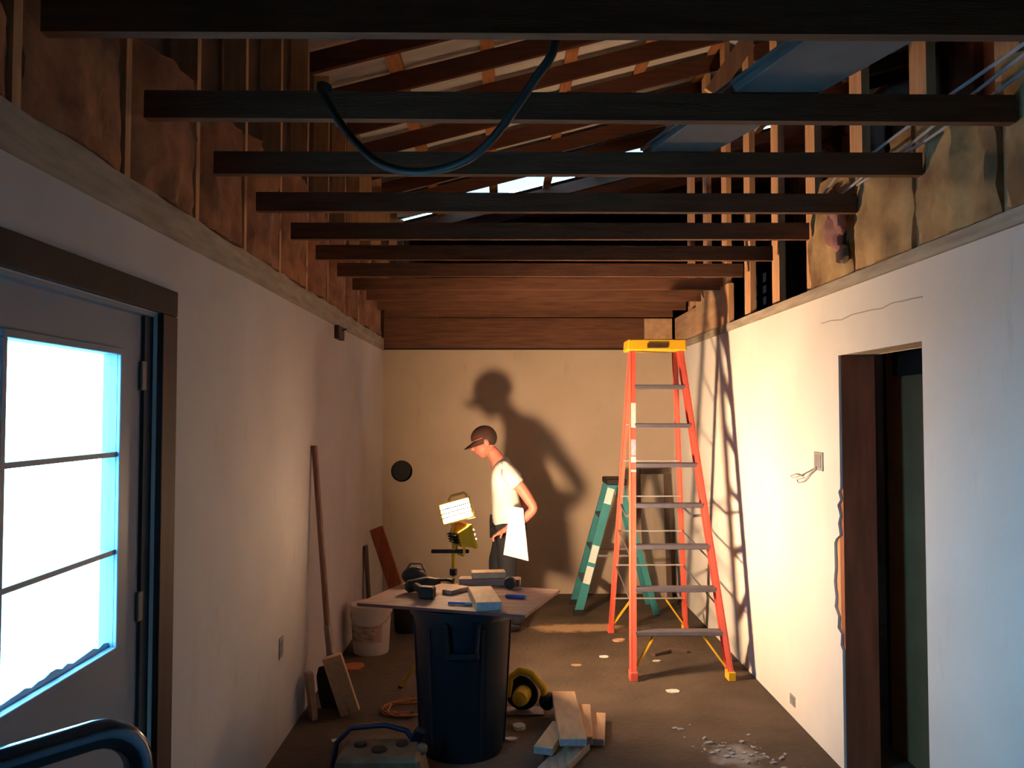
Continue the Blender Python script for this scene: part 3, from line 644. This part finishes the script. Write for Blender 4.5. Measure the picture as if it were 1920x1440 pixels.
bd.ball(hp(.015, 0, .025), 0.1, 24, (1.0, .80, 1.05), tilt); bd.ball(hp(-.035, 0, -.045), 0.075, 20, (.82, .74, .98), tilt)
bd.ball(hp(-.045, 0, -.10), 0.035, 14, (.9, .9, .7), tilt)                               # chin
bd.tube([hp(-.088, 0, .015), hp(-.118, 0, -.030), hp(-.090, 0, -.040)], [.010, .017, .012], 10)   # nose
for s in (-1, 1): bd.ball(hp(.02, s * .082, -.015), .03, 12, (.75, .35, 1.1), tilt)       # ears
bd.tube([hp(-.088, -.022, -.066), hp(-.098, 0, -.064), hp(-.088, .022, -.066)], .0085, 8)  # lips
def hand(wr_, d, side):
    d = Vector(d).normalized(); b = Vector((0, 1, 0)) * side; b = (b - d * b.dot(d)).normalized(); n = d.cross(b)
    wr_ = Vector(wr_); k = wr_ + d * .085
    bd.add_mesh(skin_mesh([wr_ - d * .02, wr_ + d * .02, wr_ + d * .055, k], [(0, 1), (1, 2), (2, 3)], [.027, (.030, .022), (.038, .018), (.036, .014)]))
    for i, L_ in enumerate((.068, .078, .072, .056)):
        o = k - d * .012 + b * (i - 1.5) * .0195; c1 = o + d * L_ * .5; c2 = c1 + (d * .6 + n * .8).normalized() * L_ * .35; c3 = c2 + (n - d * .2).normalized() * L_ * .28
        bd.add_mesh(skin_mesh([o, c1, c2, c3], [(0, 1), (1, 2), (2, 3)], [.0095, .0088, .008, .0068], sub=1))
    t0 = wr_ + d * .022 - b * .022; t1 = t0 + (d * .5 - b * .7 + n * .3).normalized() * .042; t2 = t1 + (d * .6 + n * .7).normalized() * .032
    bd.add_mesh(skin_mesh([t0, t1, t2], [(0, 1), (1, 2)], [.013, .0105, .008], sub=1))
hand(pp(-.005, -.265, .865), (-.85, 0, -.45), 1)
hand(pp(.01, .23, .89), (-.6, -.1, -.8), -1)
body = bd.build('body', 'skin', pe, smooth=True)
rm = body.modifiers.new('r', 'REMESH'); rm.mode = 'VOXEL'; rm.voxel_size = 0.0055; rm.use_smooth_shade = True
sm = body.modifiers.new('s', 'SMOOTH'); sm.iterations = 3; sm.factor = 0.4
ev = body.evaluated_get(bpy.context.evaluated_depsgraph_get()); nm = bpy.data.meshes.new_from_object(ev); body.modifiers.clear(); body.data = nm

bmx = bmesh.new(); bmx.from_mesh(nm); left = set(bmx.verts); best = set()      # keep the one outer surface
while left:
    st_ = [left.pop()]; isl = set(st_)
    while st_:
        for e_ in st_.pop().link_edges:
            for q_ in e_.verts:
                if q_ in left: left.discard(q_); isl.add(q_); st_.append(q_)
    if len(isl) > len(best): best = isl
bmesh.ops.delete(bmx, geom=[v for v in bmx.verts if v not in best], context='VERTS'); bmx.to_mesh(nm); bmx.free()
for s in (-1, 1): MB().ball(hp(-.078, s * .032, .008), .012, 10, (.6, 1.2, .7), tilt).build('eye', 'eye', pe)
hr = MB().ball(hp(.030, 0, .028), .1, 22, (.95, .845, .98), tilt); bmesh.ops.delete(hr.bm, geom=[v for v in hr.bm.verts if (tilt.inverted() @ (v.co - HC)).x < -.012 or (tilt.inverted() @ (v.co - HC)).z < -.058], context='VERTS')
hr.build('hair', 'hair', pe, smooth=True)
cpm = MB().ball(hp(.012, 0, .040), .1, 24, (1.09, .91, .95), tilt); bmesh.ops.delete(cpm.bm, geom=[v for v in cpm.bm.verts if (tilt.inverted() @ (v.co - HC)).z < .030], context='VERTS')
cpo = cpm.build('cap', 'cap', pe, smooth=True)
br = MB(); n_ = 14; top = []; und = []
for i in range(n_ + 1):
    a = -PI / 2 + PI * i / n_
    for k, (rx, ry, dz) in enumerate(((.088, .086, .034), (.185, .082, .004))):
        drop = -.012 * (abs(math.sin(a)) ** 2) * k
        top.append(br.bm.verts.new(hp(.008 - rx * math.cos(a), ry * math.sin(a), dz + drop))); und.append(br.bm.verts.new(hp(.008 - rx * math.cos(a), ry * math.sin(a), dz + drop - .006)))
for i in range(n_):
    a, b, c, d = 2 * i, 2 * i + 1, 2 * i + 3, 2 * i + 2
    br.bm.faces.new((top[a], top[b], top[c], top[d])); br.bm.faces.new((und[d], und[c], und[b], und[a])); br.bm.faces.new((top[b], und[b], und[c], top[c])); br.bm.faces.new((top[a], top[d], und[d], und[a]))
br.build('cap_brim', 'cap', cpo, smooth=True)
shv = [pp(.02, 0, .84), pp(.015, 0, .95), pp(.0, 0, 1.10), pp(-.01, 0, 1.245), pp(-.045, 0, 1.385), pp(-.075, 0, 1.425), pp(-.01, -.185, 1.345), pp(.085, -.215, 1.24), pp(.11, -.222, 1.21), pp(-.01, .185, 1.345), pp(.075, .226, 1.245), pp(.095, .234, 1.215)]
sh = MB().add_mesh(skin_mesh(shv, [(0, 1), (1, 2), (2, 3), (3, 4), (4, 5), (3, 6), (6, 7), (7, 8), (3, 9), (9, 10), (10, 11)], [(.175, .145), (.170, .140), (.160, .128), (.178, .138), (.105, .10), (.072, .070), .080, .072, .072, .080, .072, .072]))
for v in sh.bm.verts:
    d = noise.noise(v.co * 7) * .012 + noise.noise(v.co * 17) * .005; v.co += Vector((d, d * .4, 0))
sh.build('shirt', 'shirt', pe, smooth=True)
jn = MB().add_mesh(skin_mesh([pp(.02, 0, .95), pp(.02, -.095, .85), pp(.005, -.10, .49), pp(.09, -.10, .10), pp(.095, -.10, .07), pp(.02, .095, .85), pp(-.085, .10, .50), pp(-.02, .10, .10), pp(-.02, .10, .07)], [(0, 1), (1, 2), (2, 3), (3, 4), (0, 5), (5, 6), (6, 7), (7, 8)], [(.158, .125), .112, .082, .068, .068, .112, .082, .068, .068]))
for v in jn.bm.verts: v.co += Vector((1, .4, 0)) * noise.noise(v.co * 12) * .008
jn.build('jeans', 'jeans', pe, smooth=True)
for q in (((.10, -.10), (-.10, -.118)), ((-.015, .10), (-.21, .118))):
    (x0, y0), (x1, y1) = q
    so = MB().add_mesh(skin_mesh([pp(x0 + .03, y0, .048), pp(x0 - .04, y0, .062), pp(x1 + .06, y1, .046), pp(x1, y1, .040)], [(0, 1), (1, 2), (2, 3)], [(.045, .046), (.050, .058), (.050, .044), (.04, .036)]))
    for v in so.bm.verts: v.co.z = max(v.co.z, 0.004)
    so.build('shoe', 'black', pe, smooth=True)
# sheet he holds
hs = MB(); a, b, c, d = ay(957, 950, 6.585), ay(981, 953, 6.585), ay(991, 1052, 6.57), ay(944, 1040, 6.585)
hs.prism([a, b, c, d], (0, 0.010, 0)).build('drywall_scrap', 'paper', base=tuple(d))
tag(bpy.data.objects['drywall_scrap'], 'white flat scrap held hanging in the hand of the person', 'scrap')

# ================================================================== LEFT SIDE OF THE FLOOR
shl = thing('shovel', 'long wooden handled shovel leaning on the left wall', 'shovel', (-1.0, 5.0, 0))
top, mid, sck, tip = Vector((-1.19, 5.17, 1.60)), Vector((-1.085, 5.10, 0.50)), Vector((-1.05, 5.075, 0.27)), Vector((-0.985, 5.03, 0.012))
MB().tube([top, lerp(top, mid, .5), mid], [.019, .0185, .019], 10).build('wooden_handle', 'handle', shl, smooth=True)
MB().tube([mid + (mid - sck) * .0, lerp(mid, sck, .5), sck], [.022, .024, .030], 12).build('socket', 'steel', shl, smooth=True)
bl = MB(); a = (tip - sck).normalized(); side = Vector((0.75, -0.66, 0)); side = (side - a * side.dot(a)).normalized(); n = a.cross(side)
rows = []
for j in range(7):
    t_ = j / 6; row = []
    for i in range(9):
        s_ = (i - 4) / 4; wd = (.115 + .018 * t_) * (1 if j else .75)
        row.append(sck + a * (.29 * t_) + side * s_ * wd + n * (-.035 * abs(s_) ** 2.5 * -1) + n * .012 * math.sin(PI * t_))
    rows.append(row)
for off in (0, 1):
    gv = [[bl.bm.verts.new(p + n * off * .003) for p in r] for r in rows]
    for j in range(6):
        for i in range(8): bl.bm.faces.new((gv[j][i], gv[j][i + 1], gv[j + 1][i + 1], gv[j + 1][i]))
bl.build('blade', 'rust', shl, smooth=True)
q = az(650, 1300, 0)
plw = thing('wood_block', 'pale wood block propped in front of the shovel blade', 'block', tuple(az(655, 1336, 0)))
a = az(658, 1334, 0.02); b = ay(622, 1230, 4.90); a.y -= 0.02
MB().beam(a, b, 0.115, 0.04, (1, 0.05, 0.3)).build('plank_body', 'pale_wood', plw, bevel=0.003)
MB().beam(a + (a - b).normalized() * .002, a, 0.108, 0.034, (1, 0.05, 0.3)).build('sawn_end', 'endgrain', plw)
a = Vector((-1.12, 4.90, 0)); sp = thing('wood_block', 'narrow pale offcut standing left of the shovel blade against the wall', 'block', (a.x, a.y, 0))
MB().beam((a.x, a.y, 0.002), (a.x - 0.03, a.y + 0.01, 0.27), 0.07, 0.035, (0.5, -0.8, 0)).build('plank_body', 'ply', sp, bevel=0.003)
MB().beam((a.x - 0.03, a.y + 0.01, 0.27), (a.x - 0.0304, a.y + 0.0101, 0.273), 0.064, 0.03, (0.5, -0.8, 0)).build('sawn_end', 'endgrain', sp)

# bucket
q = az(690, 1232, 0); bx, by = q.x, q.y + 0.14
bk = thing('bucket', 'white plastic bucket with dark printing beside the left wall', 'bucket', (bx, by, 0))
MB().lathe([(0.10, 0), (0.128, 0.0), (0.133, 0.012), (0.150, 0.30), (0.158, 0.302), (0.158, 0.318), (0.151, 0.322), (0.153, 0.345), (0.160, 0.347), (0.160, 0.362), (0.152, 0.364), (0.146, 0.355), (0.128, 0.02)], (bx, by, 0), 40).build('pail', 'bucket', bk, smooth=True)
def arc_band(r0, r1, z0, z1, a0, a1, m, name, parent, c):
    mb = MB(); A = []; B = []; n = max(3, int((a1 - a0) * 10))
    for i in range(n + 1):
        t_ = a0 + (a1 - a0) * i / n
        A.append((c[0] + r0 * math.cos(t_), c[1] + r0 * math.sin(t_), z0)); B.append((c[0] + r1 * math.cos(t_), c[1] + r1 * math.sin(t_), z1))
    va = [mb.bm.verts.new(p) for p in A]; vb = [mb.bm.verts.new(p) for p in B]
    for i in range(n): mb.bm.faces.new((va[i], va[i + 1], vb[i + 1], vb[i]))
    return mb.build(name, m, parent, smooth=True)
M['print'] = material('dark_bucket_print', (0.50, 0.44, 0.40), 0.5, scale=16, stretch=(1, 1, 2.4), col2=(0.19, 0.13, 0.12))
M['print_red'] = material('faded_red_print', (0.50, 0.22, 0.18), 0.5, scale=20, stretch=(1, 1, 2), col2=(0.46, 0.34, 0.30))
arc_band(0.1405, 0.1478, 0.10, 0.225, -2.85, -1.25, 'print', 'printed_band', bk, (bx, by))
arc_band(0.1405, 0.1478, 0.10, 0.225, -1.24, -0.85, 'print_red', 'printed_patch', bk, (bx, by))
MB().tube([(bx + 0.157 * math.cos(t_), by + 0.157 * math.sin(t_), 0.312 - 0.10 * math.sin(PI * k / 10)) for k, t_ in enumerate([-PI + PI * i / 10 for i in range(11)])], 0.0025, 6).build('bail', 'steel', bk, smooth=True)
q = az(752, 1200, 0); q.y += 0.16; q.x += 0.03
bb = thing('bucket', 'black bucket between the white bucket and the navy can', 'bucket', (q.x, q.y + 0.13, 0))
MB().lathe([(0.09, 0), (0.115, 0), (0.12, 0.01), (0.138, 0.30), (0.146, 0.302), (0.146, 0.325), (0.132, 0.322), (0.112, 0.02)], (q.x, q.y + 0.13, 0), 32).build('pail', 'black', bb, smooth=True)
MB().tube([(q.x + 0.142 * math.cos(t_), q.y + 0.13 + 0.142 * math.sin(t_), 0.306 - 0.10 * math.sin(PI * k / 10)) for k, t_ in enumerate([-PI + PI * i / 10 for i in range(11)])], 0.0025, 6).build('bail', 'steel', bb, smooth=True)
# reddish board and dark upright strip near the corner
lb = thing('leaning_board', 'reddish board leaning on the left wall near the back corner', 'board', (-1.0, 7.3, 0))
MB().beam((-0.86, 7.25, 0.03), (-1.135, 7.35, 0.78), 0.13, 0.022, (1, -0.25, 0.3)).build('plank_body', 'red_wood', lb, bevel=0.002)
MB().beam((-1.135, 7.35, 0.78), (-1.1365, 7.3505, 0.784), 0.122, 0.018, (1, -0.25, 0.3)).build('sawn_end', 'ply', lb)
lb2 = thing('leaning_board', 'dark narrow upright strip on the left wall behind the reddish board', 'board', (-1.17, 7.15, 0))  # narrow dark slab beside the reddish board
MB().beam((-1.15, 7.13, 0.002), (-1.19, 7.13, 0.66), 0.09, 0.024, (0, 1, 0)).build('plank_body', 'panel_d', lb2, bevel=0.002)
MB().beam((-1.19, 7.13, 0.66), (-1.1902, 7.13, 0.664), 0.082, 0.02, (0, 1, 0)).build('sawn_end', 'endgrain', lb2)
# cord coil
q = az(758, 1332, 0)
pts = []
for i in range(150):
    t_ = i * 0.16; r = 0.125 + 0.022 * math.sin(i * 0.37) ; pts.append((q.x + 0.03 + r * 1.15 * math.cos(t_), q.y + r * math.sin(t_), 0.007 + 0.0045 * (t_ / (2 * PI)) + 0.004 * math.sin(i)))
cc = thing('extension_cord', 'coiled orange extension cord on the floor left of the navy can', 'cord', (q.x, q.y, 0))
MB().tube(pts, 0.0055, 6).build('cord_coil', 'cord', cc, smooth=True)
MB().tube([pts[-1], Vector(pts[-1]) + Vector((-0.03, -0.03, -0.008))], [0.011, 0.013], 8).build('plug', 'black', cc, smooth=True)
# scraps
def scrap(px, py, sx, sy, m, label, yaw=0.0, h=0.006, name='scrap', cat='scrap'):
    q = az(px, py, 0); mb = MB(); n = 7; pts = []
    for i in range(n):
        t_ = 2 * PI * i / n; r = random.uniform(.75, 1.1); x, y = sx / 2 * r * math.cos(t_), sy / 2 * r * math.sin(t_)
        pts.append((q.x + x * math.cos(yaw) - y * math.sin(yaw), q.y + x * math.sin(yaw) + y * math.cos(yaw), 0.001))
    mb.prism(pts, (0, 0, h)); return tag(mb.build(name, m, base=(q.x, q.y, 0)), label, cat)
scrap(664, 1250, .20, .22, 'orange_s', 'orange paper scrap on the floor before the white bucket')
scrap(1263, 1297, .10, .09, 'sticker', 'white scrap on the dark floor in front of the orange stepladder')
scrap(1133, 1232, .075, .06, 'sticker', 'small white scrap on the floor left of the orange stepladder')
scrap(1232, 1240, .075, .04, 'bucket', 'tiny pale scrap on the floor under the lowest step')
scrap(1080, 1248, .08, .05, 'ply', 'tiny tan scrap on the floor beyond the lumber pile')
scrap(972, 1366, .08, .09, 'sticker', 'whitish scrap beside the yellow saw', h=0.02)
scrap(958, 1388, .07, .05, 'bucket', 'grey scrap at the right foot of the navy can', h=0.012)
scrap(1160, 1202, .11, .08, 'pale_wood', 'wood chip on the floor left of the ladder foot', 0.3, 0.012)
scrap(632, 1390, .07, .05, 'bucket', 'grey scrap on the dark floor below the shovel')
q0, q1 = az(1224, 1230, 0), az(1288, 1224, 0)
st = thing('wood_strip', 'dark wood strip lying on the floor between the ladder feet', 'strip', (q0.x, q0.y, 0))
MB().beam(q0 + Vector((0, 0, .011)), lerp(q0, q1, .55) + Vector((0, .06, .014)), 0.05, 0.02, (0, 1, 0)).beam(lerp(q0, q1, .55) + Vector((0, .06, .014)), q1 + Vector((0, 0, .011)), 0.05, 0.02, (0, 1, 0)).build('strip_body', 'panel_d', st)

# plaster crumbs by the doorway
cr = MB(); random.seed(21)
for i in range(60):
    x = random.gauss(1.25, .13); y = 4.45 - (x - 1.2) * .7 + random.gauss(0, .09)
    if x > 1.68: continue
    s = random.uniform(.004, .016); cr.obox((x, y, s * .25), (random.random(), random.random(), 0.01), (-random.random(), random.random(), 0), (0, 0, 1), s * 2, s * 1.4, s * .5)
o = cr.build('plaster_crumbs', 'grey_p'); o['kind'] = 'stuff'; o['label'] = 'white plaster crumbs scattered on the floor near the doorway'

# ================================================================== LUMBER, SAW, TOOL CASE
LN = 'lumber offcuts on the floor'
def lum(label, a, b, w_, h_, za, zb, m='pale_wood'):
    a, b = az(*a, za), az(*b, zb); o = thing('wood_offcut', label, 'offcut', (a.x, a.y, 0), LN); d = (b - a).normalized()
    sd = Vector((0, 0, 1)).cross(d).normalized()
    MB().beam(a, b, w_, h_, sd).build('plank_body', m, o, bevel=0.003)
    for p, s in ((a, -1), (b, 1)): MB().beam(p, p + d * s * .002, w_ - .006, h_ - .006, sd).build('sawn_end', 'endgrain', o)
lum('grey weathered offcut lowest and nearest in the lumber pile', (1030, 1450), (1085, 1395), .13, .04, .022, .022, 'plate')
lum('tan offcut on the left of the lumber pile with sawn end coloured bluish like daylight', (1018, 1408), (1052, 1360), .10, .04, .066, .066)
lum('broad pale offcut on top of the lumber pile', (1075, 1392), (1056, 1302), .14, .04, .11, .11)
lum('shorter pale offcut in the middle right of the lumber pile', (1090, 1388), (1088, 1326), .12, .04, .068, .068)
lum('pale offcut at the far right edge of the lumber pile', (1116, 1392), (1120, 1342), .10, .04, .024, .024)
# circular saw
q = az(990, 1345, 0); sx, sy = q.x - 0.035, q.y + 0.09
sw = thing('circular_saw', 'yellow and black circular saw on the floor right of the navy can', 'saw', (sx, sy, 0))
MB().box(sx - .10, sx + .13, sy - .07, sy + .06, .004, .010).build('base_plate', 'steel', sw)
MB().lathe([(.10, -.012), (.105, 0), (.10, .012)], (sx, sy + .01, .112), 28, (.25, 1, 0)).build('blade_guard', 'black', sw, smooth=True)
MB().lathe([(.05, 0), (.052, .06), (.044, .11), (.02, .12)], (sx + .01, sy - .01, .115), 20, (-.25, -1, 0)).build('motor_housing', 'yellow', sw, smooth=True)
MB().tube([(sx - .085, sy - .02, .10), (sx - .07, sy - .02, .21), (sx - .01, sy - .03, .255), (sx + .06, sy - .04, .24), (sx + .13, sy - .06, .16), (sx + .14, sy - .06, .09)], [.022, .022, .023, .024, .026, .024], 10).build('grip', 'yellow', sw, smooth=True)
MB().ball((sx + .15, sy - .06, .085), .05, 14, (1, .8, 1.1)).build('battery', 'black', sw, smooth=True)
# tool case
q = az(735, 1412, 0); cx, cy = q.x - 0.0, q.y - 0.42
tcx = thing('tool_case', 'low cream tool case with dark blue carrying bar in the front floor', 'tool case', (cx, cy, 0))
Wc, Dc, Hc = .235, .15, .20
tb = MB(); tb.hexa([(cx - Wc, cy - Dc, .002), (cx + Wc, cy - Dc, .002), (cx + Wc, cy + Dc, .002), (cx - Wc, cy + Dc, .002), (cx - Wc * .8, cy - Dc * .9, Hc), (cx + Wc * .85, cy - Dc * .9, Hc), (cx + Wc * .8, cy + Dc * .8, Hc), (cx - Wc * .75, cy + Dc * .8, Hc)]); tb.build('case_body', 'cream', tcx, bevel=.02)
for dx_, dy_, r in ((-.10, .02, .03), (.0, -.04, .038), (.10, .03, .03)): MB().lathe([(r, 0), (r * .98, .012), (r * .7, .014)], (cx + dx_, cy + dy_, Hc - .002), 18).build('socket_hole', 'black', tcx, smooth=True)
MB().tube([(cx - .25, cy + .10, .06), (cx - .235, cy + .13, .17), (cx - .17, cy + .15, .235), (cx, cy + .16, .245), (cx + .11, cy + .15, .22), (cx + .16, cy + .13, .15)], .014, 10).build('carrying_bar', 'tool_blue', tcx, smooth=True)
MB().beam((cx + .13, cy + .10, .14), (cx + .19, cy + .06, .26), .05, .035, (1, 0, 0)).build('latch_post', 'can_d', tcx, bevel=.006)
MB().ball((cx + .20, cy + .0, .19), .028, 14).build('knob', 'cream', tcx, smooth=True)

# ================================================================== HAND TRUCK (near, at lower left)
ht = thing('hand_truck', 'dark tubular hand truck at the lower left before the grey door', 'hand truck', (-.62, 1.05, 0))
A0, A1 = az(262, 1352, 1.24), az(0, 1432, 1.24)
ux = (A1 - A0).normalized(); L_ = 0.36; A1 = A0 + ux * L_
zb = 0.20
def side_pts(p, sgn):
    r = .085; k = []
    for i in range(7):
        t_ = PI / 2 * i / 6; k.append(p + ux * sgn * (r - r * math.sin(t_)) * 1.0 + Vector((0, 0, -r + r * math.cos(t_))))
    return k
lp = side_pts(A0 - ux * 0.0, 1); rp = side_pts(A1, -1)
down = Vector((0.00, 0.0, -1))
pts = [lp[-1] + Vector((0.02, .03, -(1.18 - zb)))] + [lp[-1] + Vector((0.01, .015, -.5))] + lp[::-1] + rp + [rp[-1] + Vector((0.01, .015, -.5)), rp[-1] + Vector((0.02, .03, -(1.18 - zb)))]
MB().tube(pts, .025, 16).build('frame', 'tube', ht, smooth=True)
f0, f1 = pts[0], pts[-1]
for t_ in (0.08, 0.38, 0.68):
    MB().tube([lerp(f0, lp[-1], t_), lerp(f1, rp[-1], t_)], .011, 10).build('crossbar', 'tube', ht, smooth=True)
nrm = Vector((-ux.y, ux.x, 0)); nrm = nrm if nrm.x > 0 else -nrm
for p in (f0, f1): MB().beam(p, p + Vector((0, 0, -zb + .02)), .03, .03).build('toe_bracket', 'tube', ht)
MB().prism([f0 + Vector((0, 0, -zb + .012)), f1 + Vector((0, 0, -zb + .012)), f1 + nrm * .16 + Vector((0, 0, -zb + .012)), f0 + nrm * .16 + Vector((0, 0, -zb + .012))], (0, 0, .006)).build('toe_plate', 'steel', ht)
MB().tube([f0 - nrm * .10 - ux * .06 + Vector((0, 0, .12 - zb)), f1 - nrm * .10 + ux * .06 + Vector((0, 0, .12 - zb))], .009, 8).build('axle', 'steel', ht)
for p, s in ((f0, -1), (f1, 1)):
    cW = p - nrm * .10 + ux * s * .045 + Vector((0, 0, .12 - zb))
    MB().lathe([(.03, -.02), (.095, -.022), (.118, -.012), (.118, .012), (.095, .022), (.03, .02)], cW, 28, ux).build('wheel', 'rubber', ht, smooth=True)
    MB().beam(p, cW, .012, .03).build('wheel_strut', 'tube', ht)

# ================================================================== OVERHEAD THINGS
du = thing('duct', 'flat grey sheet metal duct lying diagonally on the ceiling joists', 'duct', (.9, 2.7, 2.865))
dl0, dl1, dr0, dr1 = az(1522, 69, 2.866), az(1217, 287, 2.866), az(1730, 69, 2.866), az(1333, 288, 2.866)
dd = [tuple((dl0 + (dl0 - dl1) * .3).xy), tuple((dr0 + (dr0 - dr1) * .3).xy), tuple((dr1 + (dr1 - dr0) * .06).xy), tuple((dl1 + (dl1 - dl0) * .06).xy)]
MB().prism([(x, y, 2.866) for x, y in dd], (0, 0, .03)).build('duct_body', 'duct', du, bevel=.004)
for (a, b) in ((dd[0], dd[3]), (dd[1], dd[2])): MB().beam((a[0], a[1], 2.90), (b[0], b[1], 2.90), .02, .012, (1, 0, 0)).build('seam', 'duct', du)
for k, (a, b, c, lab) in enumerate((((1925, 78), (1790, 172), (1640, 284), 'pale cable along the top right, leftmost of three'), ((1925, 98), (1830, 172), (1690, 284), 'pale cable along the top right, between two others'), ((1935, 125), (1870, 172), (1745, 262), 'pale cable along the top right, nearest the insulation'))):
    z = 2.868 + .006
    P_ = [az(*a, z + .02), az(*b, z), az(*c, z), az(c[0] - 70, c[1] + 45, z), az(c[0] - 100, c[1] + 85, z)]
    P_ = [p if p.x < 1.66 else Vector((1.66 - k * .0, p.y, p.z)) for p in P_]
    out = []
    for p, q in zip(P_, P_[1:]):
        for i in range(5): out.append(lerp(p, q, i / 5))
    out.append(P_[-1]); s_ = out[0]; out = [s_ + Vector((.02, -.5, .01))] + out
    tag(MB().tube(out, .006, 8).build('cable', 'cable', base=tuple(out[3]), smooth=True), lab, 'cable', 'pale cables over the right joists')
hp_ = [(-.62, 3.0, 2.874), (-.60, 2.76, 2.878), (-.575, 2.65, 2.87)] + [tuple(ay(x, y, d)) for x, y, d in ((600, 165, 2.615), (645, 240, 2.56), (700, 298, 2.50), (745, 318, 2.45), (792, 322, 2.40), (840, 314, 2.36), (885, 294, 2.31), (925, 258, 2.26), (965, 205, 2.21), (1005, 145, 2.16), (1035, 100, 2.125))] + [(.155, 2.105, 2.86), (.16, 2.05, 2.878), (.17, 1.9, 2.876), (.2, 1.6, 2.876)]
out = []
for i in range(len(hp_) - 1):
    p0, p1, p2, p3 = (Vector(hp_[max(i - 1, 0)]), Vector(hp_[i]), Vector(hp_[i + 1]), Vector(hp_[min(i + 2, len(hp_) - 1)]))
    for k in range(4):
        t_ = k / 4; out.append(0.5 * ((2 * p1) + (p2 - p0) * t_ + (2 * p0 - 5 * p1 + 4 * p2 - p3) * t_ ** 2 + (3 * p1 - p0 - 3 * p2 + p3) * t_ ** 3))
tag(MB().tube(out, .0125, 10).build('hose', 'hose', base=(-.2, 2.4, 2.52), smooth=True), 'dark grey hose hanging in a loop between the nearest ceiling joists', 'hose')

# ================================================================== SMALL THINGS ON WALLS
def wall_box(px, py, X, label, wd, ht_, sgn):
    q = ax(px, py, X); o = thing('electrical_box', label, 'outlet box', tuple(q))
    MB().box(min(X, X + sgn * .006), max(X, X + sgn * .006), q.y - wd / 2, q.y + wd / 2, q.z - ht_ / 2, q.z + ht_ / 2).build('cover_frame', 'box', o, bevel=.001)
    MB().box(min(X + sgn * .006, X + sgn * .008), max(X + sgn * .006, X + sgn * .008), q.y - wd * .32, q.y + wd * .32, q.z - ht_ * .34, q.z + ht_ * .34).build('recess', 'grey', o)
    return o, q
eb, q = wall_box(1536, 865, XR, 'grey switch box with loose wires beside the open doorway', .12, .10, -1)
P_ = [ax(x, y, XR - .012) for x, y in ((1530, 876), (1515, 884), (1500, 892), (1487, 896), (1482, 892), (1492, 889), (1505, 893))]
MB().tube(P_, .003, 6).build('loose_wire', 'wire', eb)
P_ = [ax(x, y, XR - .012) for x, y in ((1530, 878), (1517, 890), (1508, 902), (1497, 905), (1494, 899), (1506, 896))]
MB().tube(P_, .003, 6).build('loose_wire', 'wire', eb)
wall_box(1487, 1313, XR, 'dark low outlet near the floor of the right wall', .08, .06, -1)
wall_box(526, 1214, XL, 'grey low outlet on the left wall left of the shovel', .07, .11, 1)
q = ax(632, 625, XL)
bk_ = thing('wall_bracket', 'small brown wood bracket at the top of the left wall', 'bracket', tuple(q))
MB().box(XL, XL + .035, q.y - .10, q.y + .10, q.z - .045, q.z + .05).build('bracket_block', 'trim2', bk_, bevel=.003)
MB().tube([(XL + .03, q.y, q.z + .02), (XL + .07, q.y - .01, q.z + .03)], .006, 8).build('hook', 'rust', bk_)
# leaning panel at the far right corner
lp_ = thing('leaning_board', 'grey brown board with dark frame leaning in the far right corner', 'board', (1.5, 8.1, 0))
def lean(z): return 8.06 + .15 * z / 1.25
MB().hexa([(1.37, lean(0) - .012, .002), (1.60, lean(0) - .012, .002), (1.60, lean(0) + .012, .002), (1.37, lean(0) + .012, .002), (1.37, lean(1.2) - .012, 1.2), (1.60, lean(1.2) - .012, 1.2), (1.60, lean(1.2) + .012, 1.2), (1.37, lean(1.2) + .012, 1.2)]).build('panel_face', 'panel', lp_)
MB().beam((1.625, lean(0), .002), (1.625, lean(1.2), 1.2), .05, .04).build('side_frame', 'panel_d', lp_)
MB().beam((1.37, lean(1.2), 1.225), (1.65, lean(1.2), 1.235), .045, .05, (0, 0, 1)).build('top_frame', 'panel_d', lp_)
